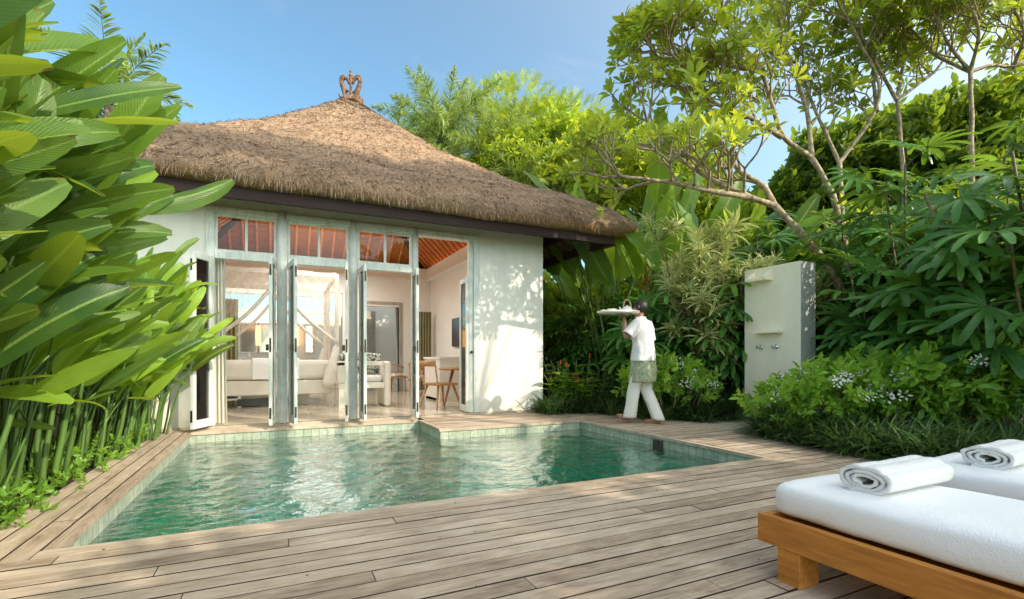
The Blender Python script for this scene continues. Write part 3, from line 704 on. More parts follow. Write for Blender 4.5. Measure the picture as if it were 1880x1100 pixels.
for s, tie in ((0, x0), (1, x1)):
    for y in (y0-.06, y1+.06):
        m = M(); c = (x0+x1)/2; a = np.array([c+(0.12 if s == 0 else -.12), y, 2.36]); b = np.array([tie, y, 1.15])
        mid = (a+b)/2+np.array([0, 0, -.14]); m.tube(smooth_poly([a, mid, b], 12), np.interp(np.arange(12), [0, 11], [.035, .03]), 8)
        P = smooth_poly([b, b+np.array([-.04, -.02, -.25]), b+np.array([-.1 if s else .05, -.06, -.5]), b+np.array([-.14 if s else .08, -.06, -.8])], 10)
        m.tube(P, np.interp(np.arange(10), [0, 1, 9], [.03, .06, .14]), 12, sx=.6); m.build('net_swag', 'mosquito_hem', bed)

m = M(); m.box(bx0+.3, bx1-.6, by0+.3, by0+.36, .02, .14); m.build('underbed_shade', 'screen_black', bed, smooth=False)  # black strip standing in for the shade under the bed
# white framed daybed in sun
s_ = thing('daybed', 'white square framed daybed in the sun at the foot of the bed', 'daybed', (1.0, 9.0, FL))
m = M()
m.box(.0, .78, 0, .72, .34, .44); 
m.build('frame', 'furniture_white', s_, smooth=False, bevel=.006)
for (x, y) in ((0, 0), (0, .62)): m = M(); m.box(x, x+.1, y, y+.1, 0, .34); m.build('leg', 'furniture_white', s_, smooth=False, bevel=.006)
m = M(); m.box(-.02, .1, -.02, .1, .442, .80); m.box(-.02, .78, -.02, .1, .74, .82); m.build('armrest', 'furniture_white', s_, smooth=False, bevel=.008)
m = M(); m.box(.78, .9, -.03, .75, 0, .82); m.build('armrest', 'linen', s_, bevel=.05)
m = M(); m.box(.12, .77, .12, .7, .44, .56); m.build('seat_cushion', 'linen', s_, bevel=.05)
for i, (x, zr) in enumerate(((.12, .3), (.45, -.2))):
    c = M(); c.box(-.2, .2, -.06, .06, -.2, .2, M3=basis(np.array([cos(zr), .1, sin(zr)*.3]), (0, -.3, 1))[0], loc=(x+.15, .5, .78))
    tag(c.build('cushion', 'cushion_pattern', None, bevel=.05, loc=(1.0, 9.0, FL)), ['black and cream patterned cushion leaning left on the daybed', 'black and cream patterned cushion leaning right on the daybed'][i], 'cushion', 'patterned cushions on the daybed')
# doorway wardrobe door
d_ = thing('panelled_door', 'tall washed wood panelled door in the rear doorway of the villa', 'door', (0, 0, FL))
m = M(); m.box(2.45, 3.05, 16.9, 16.95, 0, 2.45); m.build('door_panel', 'washed_door', d_, smooth=False)
m = M()
for z0, z1 in ((.15, .65), (.78, 1.75), (1.88, 2.25)):
    m.box(2.55, 2.95, 16.875, 16.899, z0, z1)
m.build('raised_panel', 'washed_door', d_, smooth=False, bevel=.01)
m = M(); m.box(2.07, 2.12, YB-.02, YB+.17, FL, 2.35); m.box(3.06, 3.16, YB-.02, YB+.17, FL, 2.35); m.box(2.07, 3.16, YB-.022, YB+.17, 2.35, 2.43); part(m, 'doorway_frame', 'washed_door', smooth=False)
m = M(); m.box(2.1, 2.4, 17.0, 17.19, 0, 2.4); part(m, 'shelf_wall', 'furniture_wood', smooth=False)
# rattan chair in doorway
def rattan(loc, rz, label, mat='rattan'):
    r = thing('armchair', label, 'chair', loc, rz)
    for x, y in ((-.25, -.25), (.25, -.25), (-.25, .25), (.25, .25)): m = M(); m.tube([(x, y, 0), (x*.9, y*.9, .4)], .018, 6); m.build('leg', mat, r)
    m = M(); m.box(-.28, .28, -.28, .28, .36, .4); m.build('seat', mat, r, smooth=False)
    m = M(); a = np.linspace(-.3, pi+.3, 14)
    m.tube([(cos(t)*.3, sin(t)*.3, .66+.1*sin(t)) for t in a], .022, 6); m.tube([(cos(t)*.29, sin(t)*.29, .52) for t in a], .012, 6)
    for t in a: m.tube([(cos(t)*.28, sin(t)*.28, .4), (cos(t)*.3, sin(t)*.3, .66+.1*sin(t))], .01, 4)
    m.build('backrest', mat, r)
    m = M(); m.box(-.25, .25, -.25, .22, .402, .47); m.build('seat_cushion', 'cotton', r, bevel=.03)
    return r
rattan((2.75, 12.9, FL), 2.2, 'rattan armchair with white seat cushion in the rear doorway')
# curtain, tv, cabinet, table and chair on the right wall
m = M(); m.grid(lambda u, v: (3.3+.5*u, 12.95+.05*sin(u*42), FL+.02+2.1*v), 50, 2); tag(m.build('curtain', 'curtain'), 'olive green curtain hanging in the back corner of the room', 'curtain')
m = M(); m.grid(lambda u, v: (-.74+.15*u+.03*(1-v)*u, 7.58+.04*sin(u*24)-.1*u, FL+.02+2.15*v), 24, 6); tag(m.build('curtain', 'linen'), 'white curtain gathered beside the leftmost open door leaf', 'curtain')
m = M(); m.grid(lambda u, v: (-1.2+.5*u, 11.9+.05*sin(u*40), FL+.02+2.1*v), 30, 2); tag(m.build('curtain', 'curtain'), 'olive curtain behind the left side of the bed', 'curtain')
t_ = thing('television', 'flat black television mounted on the right inner wall', 'television', (3.93, 11.0, 1.5))
m = M(); m.box(-.05, 0, -.45, .45, -.32, .36); m.build('screen', 'screen_black', t_, smooth=False, bevel=.008)
c_ = thing('cabinet', 'white low cabinet with open niches against the right inner wall', 'cabinet', (3.3, 9.6, FL))
m = M(); m.box(-.3, .62, 0, .12, 0, .85); m.box(-.3, -.2, .12, 1.1, 0, .85); m.box(-.2, .62, 1.0, 1.1, 0, .85); m.box(.2, .3, .12, 1.0, 0, .85); m.box(-.32, .64, -.02, 1.12, .85, .9); m.box(-.3, .62, .12, 1.0, .0, .05); m.box(-.199, .2, .12, 1.0, .42, .46)
m.build('carcass', 'furniture_white', c_, smooth=False)
tb = thing('side_table', 'round wooden table just inside the rightmost door opening', 'table', (3.05, 8.5, FL))
m = M(); m.lathe([(0, .66), (.38, .66), (.4, .68), (.38, .70), (0, .70)], 24); m.build('tabletop', 'furniture_wood', tb)
for a in (.3, 2.4, 4.5):
    m = M(); m.tube([(cos(a)*.33, sin(a)*.33, 0), (cos(a)*.15, sin(a)*.15, .66)], [.022, .03], 8); m.build('leg', 'furniture_wood', tb)
ch = thing('wooden_chair', 'wooden chair with slanted legs beside the round table', 'chair', (2.62, 8.35, FL), 1.9)
m = M(); m.box(-.22, .22, -.22, .22, .40, .44); m.build('seat', 'furniture_wood', ch, smooth=False, bevel=.01)
for x, y in ((-.2, -.2), (.2, -.2), (-.2, .2), (.2, .2)):
    m = M(); m.tube([(x*1.35, y*1.35, 0), (x*.8, y*.8, .4)], [.016, .022], 8); m.build('leg', 'furniture_wood', ch)
m = M(); m.tube([(-.2, .2, .44), (-.23, .28, .8)], .016, 6); m.tube([(.2, .2, .44), (.23, .28, .8)], .016, 6); m.bar((-.24, .28, .78), (.24, .28, .78), .02, .1); m.build('backrest', 'furniture_wood', ch)
rattan((3.1, 11.3, FL), 1.2, 'dark rattan armchair beside the white cabinet', 'furniture_wood')

# ================================================================== SHOWER WALL
sh = thing('outdoor_shower_wall', 'tall cream plastered freestanding shower wall at the deck edge', 'shower wall', (6.3, 4.67, 0))
m = M(); m.box(0, .296, -.43, .44, -.05, 2.2); m.build('wall', 'shower_plaster', sh, smooth=False, bevel=.004)
m = M(); m.box(.0, .3, -.436, -.4301, -.05, 2.198); m.build('shaded_edge', 'shower_end_shade', sh, smooth=False)  # thin grey sheet painting the shaded end of the plastered wall
m = M()
m.box(-.16, -.001, -.02, .30, 2.0, 2.035)
for y in (-.02, .25): 
    m.add([(-.001, y, 2.036), (-.16, y, 2.036), (-.08, y, 2.11), (-.001, y, 2.15), (-.001, y+.05, 2.036), (-.16, y+.05, 2.036), (-.08, y+.05, 2.11), (-.001, y+.05, 2.15)],
          [(0, 1, 2, 3), (4, 7, 6, 5), (1, 5, 6, 2), (2, 6, 7, 3)])
m.build('spout', 'shower_plaster', sh, smooth=False)
m = M(); m.box(-.13, -.001, -.18, .2, 1.25, 1.285); m.build('soap_shelf', 'shower_plaster', sh, smooth=False, bevel=.004)
for y in (.16, -.08):
    m = M(); B = basis(np.array([0, 0, 1.0]), (1, 0, 0))[0]
    Rm = np.array([[0, 0, -1], [0, 1, 0], [1, 0, 0]], float)
    m.lathe([(.0, 0), (.032, 0), (.03, .012), (.014, .018), (.014, .06), (.02, .062), (.02, .075), (0, .076)], 12, (-.001, y, 1.06), M3=Rm)
    for a in (0, pi/2): 
        d = np.array([0, cos(a+.4), sin(a+.4)])*.036; c = np.array([-.07, y, 1.06]); m.tube([c-d, c+d], .006, 6)
    m.build('tap', 'chrome', sh)

# ================================================================== LOUNGERS
def lounger(x, label):
    r = thing('sun_lounger', label, 'sun lounger', (x, 1.425, 0), 0, 'teak sun loungers on the deck')
    W = .72; L = 2.05
    m = M(); m.box(0, .035, -L, 0, .135, .25); m.box(W-.035, W, -L, 0, .135, .25); m.box(.0352, W-.0352, -.035, 0, .137, .249); m.box(.0352, W-.0352, -L, -L+.035, .137, .249)
    m.build('frame', 'teak', r, smooth=False, bevel=.003)
    m = M()
    for k in range(14): m.box(.036, W-.036, -.165-k*.13, -.038-k*.13, .20, .222)
    m.build('slats', 'teak', r, smooth=False)
    for y in (-.09, -L+.25):
        for xx in (.001, W-.121):
            m = M(); m.box(xx, xx+.12, y-.095, y, 0, .1345); m.build('leg', 'teak', r, smooth=False, bevel=.003)
    m = M(); nx_, ny_ = 14, 40
    w0, w1, l0, l1, z0, z1 = .055, W-.055, -L+.06, -.03, .238, .385
    # rounded box as a super-ellipsoid profile swept along
    prof_ = []
    for a in np.linspace(0, 2*pi, 40, endpoint=False):
        c, s = cos(a), sin(a); prof_.append((np.sign(c)*abs(c)**.28, np.sign(s)*abs(s)**.42))
    prof_ = np.array(prof_); cx, cz = (w0+w1)/2, (z0+z1)/2; hw, hh = (w1-w0)/2, (z1-z0)/2
    Vs = []; ys = list(np.linspace(l0+.06, l1-.06, 30)); 
    rows = [(l0, .62), (l0+.005, .82), (l0+.016, .95), ] + [(y, 1.0) for y in ys] + [(l1-.016, .95), (l1-.005, .82), (l1, .62)]
    for y, k in rows:
        for c, s in prof_:
            inset = (1-k)*.08
            xx = c*(hw-inset); zz = s*hh*k
            w = noise.noise(Vector((xx*4+x, y*4, s*2)))*.010+.004*noise.noise(Vector((xx*13+x, y*9, s*2)))
            bul = .004*(1-s*s)*(1 if abs(c) > .9 else 0)
            Vs.append((cx+xx+np.sign(c)*bul+w*.5, y, cz+zz+w))
    n = len(prof_); Q = [(i*n+j, (i+1)*n+j, (i+1)*n+(j+1) % n, i*n+(j+1) % n) for i in range(len(rows)-1) for j in range(n)]
    for o in (0, (len(rows)-1)*n):
        for j in range(0, n//2-1): Q.append((o+j, o+j+1, o+n-2-j, o+n-1-j))
    m.add(Vs, Q); m.build('mattress', 'cotton', r)
    return r
lounger(1.835, 'teak lounger in the foreground with thick white terry mattress, nearer to the pool')
lounger(2.80, 'teak lounger farther right, mostly hidden behind the nearer white mattress')
def towel(x, y, label, seed, rz):
    r = thing('rolled_towel', label, 'towel', (x, y, .383), rz, 'rolled towels on the loungers')
    rs = RS(seed); m = M(); turns = 3.1; n = 280; L = .44; K = 34
    def ribbon(t):
        a = -pi/2+t*turns*2*pi; rr = .014+.046*(t**.9)
        wob = .0025*noise.noise(Vector((t*30, seed, 0)))
        return (cos(a)*(rr+wob)*1.65*(1+.12*sin(a)), .050+sin(a)*(rr+wob)*.82)
    # outer ribbon with thickness
    th = .0055; Pn = [ribbon(i/n) for i in range(n+1)]
    Pn = np.array(Pn); T = np.gradient(Pn, axis=0); N2 = np.stack([T[:, 1], -T[:, 0]], 1); N2 /= np.linalg.norm(N2, axis=1, keepdims=True)
    V = []
    for k in range(K+1):
        xk = L*k/K
        for i in range(n+1):
            t = i/n; rib_ = .0062*abs(sin(t*turns*pi*8)) if t > .55 else .002*abs(sin(t*turns*pi*8))
            sq = 1+.05*noise.noise(Vector((xk*8, i*.03, seed)))+.02*noise.noise(Vector((xk*40, i*.1, seed)))
            off = (i/n-.5)*.010*sin(t*19)+.006*noise.noise(Vector((t*22, seed*3, 0)))
            for s in (-1, 1):
                o = N2[i]*(th+(rib_ if s > 0 else 0))*s
                xe = xk+(off if k == 0 else 0)
                V.append((xe, (Pn[i, 0]+o[0])*sq, max(.001, (Pn[i, 1]+o[1])*sq)))
    w = (n+1)*2; Q = []
    for k in range(K):
        for i in range(n):
            a = k*w+i*2
            Q.append((a+1, a+3, a+w+3, a+w+1)); Q.append((a, a+w, a+w+2, a+2))
    for k in (0, K):
        for i in range(n): a = k*w+i*2; Q.append((a, a+2, a+3, a+1))
    a = n*2
    for k in range(K): Q.append((k*w+a, (k+1)*w+a, (k+1)*w+a+1, k*w+a+1))
    m.add(V, Q); m.build('towel_roll', 'towel_cotton', r)
    return r
towel(2.03, 1.12, 'white ribbed towel rolled up on the nearer lounger mattress', 1, .0)
towel(3.0, 1.12, 'white ribbed towel rolled up on the farther lounger at the right edge', 2, .05)
# ================================================================== PLANTS
SPR = radians
def leafset(kind, n, rs, **kw):
    return [blade(rs=rs, **{k: (rs.uniform(*v) if isinstance(v, tuple) else v) for k, v in kw.items()}) for _ in range(n)]
rs0 = RS(1)
HEL = [blade(1, .27, 10, 4, d, f, 'paddle', tw, wv*.45, pitch=.1, sway=sw) for d, f, tw, wv, sw in ((.18, .12, .12, .04, .03), (.35, .3, -.25, .07, -.08), (.55, .2, .25, .05, .1), (.10, .06, -.12, .03, -.04), (.42, .45, .5, .08, .06), (.28, -.12, -.5, .04, .0), (.75, .25, .1, .06, .12), (.05, .5, .2, .04, .05))]
BAN = [blade(1, .26, 12, 4, d, f, 'paddle', tw, wv, sway=sw) for d, f, tw, wv, sw in ((.3, .2, .2, .09, .05), (.5, .4, -.4, .12, -.08), (.15, .1, .1, .06, .0), (.7, .3, .4, .12, .1))]

# --- heliconia hedge on the left
def heliconia(i, y, x, n, hmax, label, seed, near=False):
    r = thing('heliconia_clump', label, 'plant', (x, y, -.05), 0, 'heliconia clumps along the left pool edge')
    rs = RS(seed); st = M(); fo = M()
    for k in range(n):
        bx, by = rs.uniform(-.28, .26), rs.uniform(-.36, .36)
        h = hmax*rs.uniform(.6, 1.0)*(.96 if bx > .1 else 1)
        lean = np.array([rs.uniform(.0, .18), rs.normal(0, .06), 1.0])
        P, d = curve((bx, by, 0), lean, h*.74, 8, rs, (.06, 0, .1), .09)
        sr = rs.uniform(.6, 1.1); st.tube(P, np.interp(np.arange(9), [0, 2, 4, 8], [.022, .020, .014, .009])*sr, 7, tint=rs.uniform(.0, 1))
        side0 = rs.uniform(-.5, .5); nl = rs.randint(5, 8)
        for q in range(nl):
            t = (q+.2)/nl; a = side0+(1 if q % 2 else -1)*rs.uniform(.15, .8)+(pi if rs.uniform() < .16 else 0)
            i0 = min(7, int((3.9 if near else 3.2)+t*4.6)); base = P[i0]+(P[min(8, i0+1)]-P[i0])*rs.uniform(0, 1)
            el = (rs.uniform(.45, 1.1) if near else rs.uniform(.6, 1.25))*(.8+.3*t)
            dr = np.array([cos(a)*cos(el), sin(a)*cos(el), sin(el)])
            pl = rs.uniform(.12, .34)
            pet, d2 = curve(base, dr*.8+np.array([0, 0, .6]), pl, 4, rs, dr*.7, .03)
            st.tube(pet, [.010, .008, .007, .006, .005], 6, tint=rs.uniform(.5, 1))
            L = rs.uniform(.40, .74)*(1.1 if near else .85); dl = d2*.45+dr+np.array([.12, 0, (-.18 if near else .30)*rs.uniform(-.9, 1.5)])
            up = np.array([rs.normal(.1, .5), rs.normal(-.6, .55), rs.uniform(.1, .9)])
            fo.inst(HEL[rs.randint(len(HEL))], pet[-1], dl, up, np.array([[L, L*rs.uniform(.58, .86), L]]), rs.uniform(0, .38) if near else rs.uniform(.0, 1)*min(1, .5+.1*i))
        # young rolled spear
        P2, d3 = curve(P[-1], d, .55*rs.uniform(.4, 1), 4, rs, (0, 0, .1), .03)
        st.tube(P2, [.012, .016, .018, .012, .003], 7, tint=.9)
    for k in range(12):     # bare inner stalks and dry sheaths
        P, d = curve((rs.uniform(-.3, .2), rs.uniform(-.36, .36), 0), (rs.uniform(.02, .3), rs.normal(0, .12), 1), rs.uniform(.8, 1.7), 6, rs, (.1, 0, .1), .12)
        st.tube(P, np.linspace(.013, .006, 7)*rs.uniform(.5, 1.2), 6, tint=rs.uniform(0, 1))
    # low side leaves
    for k in range(1 if near else 3):
        a = rs.uniform(-.6, .6); p = np.array([rs.uniform(.0, .3), rs.uniform(-.3, .3), rs.uniform(.5, 1.1)])
        fo.inst(HEL[rs.randint(len(HEL))], p, (cos(a), sin(a), rs.uniform(-.5, .5)), (0, rs.normal(0, .4), 1), rs.uniform(.3, .5), rs.uniform(0, 1))
    st.build('stems', 'green_stem', r); fo.build('leaves', 'heliconia_leaf', r)
hl = ['nearest to the camera, filling the left photo edge', 'second from the camera beside the deck corner', 'third from the camera with dark glossy leaves', 'fourth from the camera over the pool corner',
      'fifth from the camera at mid pool', 'sixth from the camera, leaves lit yellow green', 'third from the villa wall', 'second from the villa wall, reaching in front of the eave', 'next to the villa wall, hanging over the leftmost door']
for i, (y, x, n, hm) in enumerate(((2.25, -1.68, 15, 2.9), (2.85, -1.64, 19, 3.1), (3.4, -1.64, 20, 3.15), (3.95, -1.66, 20, 2.85), (4.5, -1.66, 20, 2.45), (5.1, -1.64, 20, 2.15), (5.7, -1.56, 20, 2.1), (6.3, -1.48, 19, 2.2), (6.85, -1.40, 14, 2.2))):
    heliconia(i, y, x, n, hm, 'tall green heliconia clump '+hl[i], 100+i, i < 3)
m = M(); m.box(-2.35, -2.22, -2, 7.4, -.1, 1.9); tag(m.build('garden_wall', 'garden_wall_plaster', smooth=False), 'tan plaster garden wall behind the left heliconia hedge', 'wall')

# --- small leaf templates
SM = [blade(.11, .05, 3, 2, .3, .25, 'ell'), blade(.09, .042, 3, 2, .5, .3, 'ell'), blade(.13, .055, 3, 2, .2, .2, 'ell')]
def sprig(n, rs, L=1.0, sp=.7, along=.16, tpls=SM):
    pr = []
    for k in range(n):
        a = k*2.399; e = rs.uniform(.1, 1.0)
        d = (sin(e)*.6+.45, cos(a)*cos(e*.5), sin(a)*cos(e*.5)); pr.append((tpls[k % len(tpls)], (along*k/n, 0, 0), d, rnd_dir(rs, 1, .2, 1)[0], L*rs.uniform(.7, 1.2)))
    return combine(pr)
rsx = RS(21)
SPRIG = [sprig(9, rsx) for _ in range(4)]
BIGSPRIG = [sprig(7, rsx, 1.0, tpls=[blade(.2, .08, 4, 2, .3, .2, 'ell'), blade(.17, .06, 4, 2, .5, .3, 'ell')], along=.2) for _ in range(3)]
ROS = [rosette([blade(.27, .085, 4, 2, .3, .25, 'obov'), blade(.23, .075, 4, 2, .5, .3, 'obov'), blade(.2, .07, 4, 2, .15, .2, 'obov')], 9, .65, rsx, .4, lev_h=.07) for _ in range(4)]
DRA = [rosette([blade(.24, .026, 6, 2, .75, .3, 'strap'), blade(.2, .024, 6, 2, .55, .3, 'strap'), blade(.16, .02, 5, 2, .3, .3, 'strap')], 30, .62, rsx, .5, lev_h=.14) for _ in range(3)]
def fan(n, L, rs, w=.05):
    pr = []
    for k in range(n):
        a = (k/(n-1)-.5)*radians(215); t = blade(L*1.18*(1-.22*abs(k/(n-1)-.5)*2)*rs.uniform(.92, 1.06), w*1.2*rs.uniform(.85, 1.15), 6, 2, rs.uniform(.4, .95), .3, 'blunt')
        pr.append((t, (0, 0, 0), (cos(a), sin(a), .18+.1*cos(a)), (0, 0, 1), 1))
    return combine(pr)
FAN = [fan(rsx.randint(8, 11), .40, rsx) for _ in range(4)]
GRS = []
for _ in range(4):
    pr = []
    for k in range(34):
        a = rsx.uniform(0, 2*pi); L = rsx.uniform(.22, .42); e = rsx.uniform(.5, 1.35)
        pr.append((blade(L, .013, 5, 1, rsx.uniform(.5, 1.15), 0, 'strap'), (rsx.normal(0, .03), rsx.normal(0, .03), 0), (cos(a)*cos(e), sin(a)*cos(e), sin(e)), (0, 0, 1), 1))
    GRS.append(combine(pr))

def crown(m, rs, blobs, dens, tpls, size=(.8, 1.3), up=.25):
    for (cx, cy, cz, rx, ry, rz) in blobs:
        n = int(dens*(rx*ry+ry*rz+rx*rz)); d = rnd_dir(rs, n, -.75, 1)
        w = np.array([1+.35*noise.noise(Vector(v*2.3)+Vector((cx, cy, cz))) for v in d])
        rr = (rs.uniform(.55, 1.05, n)**.6)*w
        P = d*rr[:, None]*np.array([rx, ry, rz])+np.array([cx, cy, cz])
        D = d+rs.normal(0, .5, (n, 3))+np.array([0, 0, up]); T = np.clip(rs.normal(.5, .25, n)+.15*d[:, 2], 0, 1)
        for k in range(len(tpls)):
            s = np.arange(n) % len(tpls) == k
            if s.any(): m.inst(tpls[k], P[s], D[s], rs.normal(0, .4, (s.sum(), 3))+[0, 0, 1], rs.uniform(size[0], size[1], s.sum()), T[s])
def tree(name, label, cat, loc, h, blobs, dens, mat='tree_leaf', bark='bark_dark', seed=0, tpls=None, size=(1.2, 2.2), group=None, tr=.12):
    r = thing(name, label, cat, loc, 0, group); rs = RS(seed)
    t = M(); P, d = curve((0, 0, -.1), (rs.normal(0, .06), rs.normal(0, .06), 1), h*.62, 7, rs, wob=.06); t.tube(P, np.linspace(tr, tr*.6, 8), 8)
    for b in blobs:
        c = np.array(b[:3]); a = P[rs.randint(3, 8)]; q = (a+c)/2+rs.normal(0, .15, 3); t.tube(smooth_poly([a, q, c], 8), np.linspace(tr*.5, tr*.12, 8), 6)
        for _ in range(5):
            e = c+rnd_dir(rs, 1, -.3, 1)[0]*np.array(b[3:])*.8; t.tube(smooth_poly([q, (q+e)/2+rs.normal(0, .1, 3), e], 6), np.linspace(tr*.22, .006, 6), 5)
    t.build('trunk', bark, r); m = M(); crown(m, rs, blobs, dens, tpls or SPRIG, size); m.build('crown', mat, r); return r

# --- frangipani trees
def frangipani(label, D, polys, r0, seed, levels=4, jit=.5, side=True, Lseg=.36):
    base = polys[0][0]; o = pt(base[0], base[1], D); rt = thing('frangipani_tree', label, 'tree', (o[0], o[1], 0), 0, 'frangipani trees')
    O = np.array([o[0], o[1], 0]); rs = RS(seed); w = M(); tips = []
    def grow(p, d, r, L, lv):
        P, d2 = curve(p, d, L*rs.uniform(.7, 1.2), 4, rs, (0, 0, .25), .16)
        w.tube(P, np.linspace(r, r*.85, 5), 7 if r > .02 else 6, tint=.5, cap=False)
        if lv == 0: tips.append((P[-1], d2)); return
        B = basis(d2, (0.1, .2, 1))[0]; k = 3 if rs.uniform() < .45 else 2; a0 = rs.uniform(0, 2*pi)
        for q in range(k):
            a = a0+q*2*pi/k+rs.uniform(-.4, .4); s = rs.uniform(.55, .85)
            dd = B@np.array([cos(s), sin(s)*cos(a), sin(s)*sin(a)]); dd[2] = dd[2]*.8+.12
            grow(P[-1], dd, max(.008, r*.78), L*.82, lv-1)
    for k, poly in enumerate(polys):
        dd = 0; pts = []
        for j, q in enumerate(poly):
            D_ = D+(q[2] if len(q) > 2 else 0); pts.append(pt(q[0], q[1], D_)-O)
        if k == 0: pts[0][2] = -.05
        n = max(8, len(pts)*4); P = smooth_poly(pts, n)
        ra, rb = (r0, r0*.62) if k == 0 else (r0*.6, r0*.32)
        P = P+np.array([noise.noise_vector(Vector(p*2.5)) for p in P])*.03*np.linspace(0, 1, n)[:, None]
        w.tube(P, np.linspace(ra, rb, n)*(1+.08*np.sin(np.arange(n)*1.7)), 10)
        if k or len(polys) == 1:
            d = P[-1]-P[-3]; d /= np.linalg.norm(d); grow(P[-1], d, rb, Lseg, levels-(1 if poly[-1][0] < 1260 else 0))
            B = basis(d, (0, .1, 1))[0]
            if side:
                for f in np.arange(.3, .97, .11):
                    i = int(f*(n-1)); d = P[i+1]-P[i]; d /= np.linalg.norm(d); B = basis(d, (0, .1, 1))[0]; a = rs.uniform(0, 2*pi)
                    dd = B@np.array([.6, .75*cos(a), .75*sin(a)]); dd[2] += .3; grow(P[i], dd, rb*.8, Lseg*1.0, levels-2 if levels > 3 else levels-1)
    w.build('trunk', 'bark_frangipani', rt)
    m = M(); P = np.array([t[0] for t in tips]); Dd = np.array([t[1] for t in tips])+np.array([0, 0, .25]); n = len(P)
    for k in range(4):
        s = np.arange(n) % 4 == k
        m.inst(ROS[k], P[s], Dd[s], rs.normal(0, 1, (s.sum(), 3)), rs.uniform(.6, 1.05, s.sum()), np.repeat(0, s.sum())+rs.uniform(0, 1, s.sum()))
    m.build('leaves', 'frangipani_leaf', rt); return rt
frangipani('leaning frangipani tree rising beside the shower wall with long limbs toward the villa', 7.2,
  [[(1612, 770), (1608, 668), (1600, 610), (1562, 560), (1530, 500), (1490, 455), (1452, 405), (1422, 378)],
   [(1422, 378), (1379, 363, -.1), (1302, 329, -.2), (1251, 295, -.2), (1215, 255, -.1)],
   [(1422, 378), (1405, 342, .1), (1353, 312, .2), (1325, 262, .3), (1311, 230, .3)],
   [(1379, 363, -.1), (1310, 352, -.4), (1240, 335, -.6), (1190, 330, -.7)],
   [(1600, 610), (1630, 600, .2), (1660, 585, .5), (1690, 540, .8)]], .075, 1)
frangipani('short frangipani stump stem just left of the leaning trunk', 7.15, [[(1588, 760), (1588, 668), (1588, 640), (1590, 602)], [(1590, 602), (1575, 560, .3), (1560, 470, .6)]], .06, 12, levels=2, side=False)
frangipani('tall frangipani tree with pale forked trunk behind the shower wall', 8.0,
  [[(1560, 800), (1556, 500), (1541, 385), (1515, 330), (1490, 290)],
   [(1490, 290), (1435, 252, -.2), (1420, 200, -.3), (1400, 130, -.4), (1360, 80, -.5)],
   [(1490, 290), (1484, 205, .2), (1460, 140, .2), (1435, 70, .1)],
   [(1435, 252, -.2), (1380, 215, -.5), (1310, 190, -.7), (1275, 160, -.8)],
   [(1400, 130, -.4), (1340, 120, -.6), (1290, 110, -.8)]], .07, 2)
frangipani('tall frangipani tree with Y shaped trunk in the middle of the right hedge', 8.2,
  [[(1560, 800), (1556, 500), (1545, 370), (1541, 299)],
   [(1541, 299), (1507, 225, .2), (1480, 160, .3), (1470, 90, .3)],
   [(1541, 299), (1610, 205, -.2), (1618, 150, -.2), (1580, 85, -.3), (1550, 20, -.4)],
   [(1610, 205, -.2), (1600, 110, .2), (1640, 30, .4)]], .055, 3)
frangipani('upright frangipani tree with pale trunk above the palm hedge', 8.2,
  [[(1665, 800), (1662, 450), (1657, 295), (1646, 184)],
   [(1646, 184), (1614, 128, 0), (1585, 70, -.2), (1570, 10, -.3)],
   [(1646, 184), (1665, 85, .2), (1650, 10, .3)],
   [(1646, 184), (1720, 130, .3), (1760, 60, .5)]], .05, 4)
frangipani('rightmost frangipani tree with branches reaching the top right corner', 7.8,
  [[(1790, 800), (1785, 400), (1781, 171), (1781, 132)],
   [(1781, 132), (1735, 75, -.2), (1721, 20, -.3)],
   [(1781, 132), (1820, 118, .0), (1860, 125, .2), (1900, 95, .3)],
   [(1781, 132), (1800, 60, -.4), (1780, 0, -.5)],
   [(1781, 132), (1710, 100, .2), (1665, 45, .2)], [(1860, 125, .2), (1885, 60, -.2), (1860, 10, -.3)]], .05, 5)

# --- rhapis palms
def rhapis(label, x, y, seed, n, h, sp=.35, face=None):
    r = thing('lady_palm', label, 'palm', (x, y, -.05), 0, 'lady palm clumps in the right hedge'); rs = RS(seed); st = M(); fo = M()
    for k in range(n):
        b = np.array([rs.normal(0, sp*.6), rs.normal(0, sp*.6), 0]); hh = h*rs.uniform(.55, 1.05)
        P, d = curve(b, (b[0]*.5+rs.normal(0, .1), b[1]*.5+rs.normal(0, .1), 1), hh, 7, rs, (0, 0, .1), .06)
        st.tube(P, .013, 6)
        for q in range(rs.randint(11, 16)):
            t = rs.uniform(.22, 1)**.8; i = min(6, int(t*7)); p = P[i]+(P[i+1]-P[i])*rs.uniform(); a = rs.uniform(0, 2*pi); el = rs.uniform(-.05, .95)*(.6+.6*t)
            dr = np.array([cos(a)*cos(el), sin(a)*cos(el), sin(el)]); pe, d2 = curve(p, dr, rs.uniform(.2, .42), 3, rs, (0, 0, -.3), .03)
            st.tube(pe, .005, 4, tint=.6)
            d3 = np.array([d2[0]-FW[0]*.25, d2[1]-FW[1]*.25, d2[2]*.5-.30]); fo.inst(FAN[rs.randint(4)], pe[-1], d3, (rs.normal(-FW[0]*.6, .35), rs.normal(-FW[1]*.6, .35), .8), rs.uniform(.8, 1.2), rs.uniform(0, 1))
    st.build('canes', 'cane', r); fo.build('fronds', 'rhapis_leaf', r); return r
P1 = rhapis('dark lady palm clump behind the shower wall, left of the leaning trunk', 7.05, 5.6, 31, 9, 2.3)
P2 = rhapis('tall lady palm clump in the middle of the right hedge', 7.3, 3.4, 32, 11, 3.2)
P3 = rhapis('tallest lady palm clump at the right photo edge', 7.0, 1.9, 33, 12, 3.7)
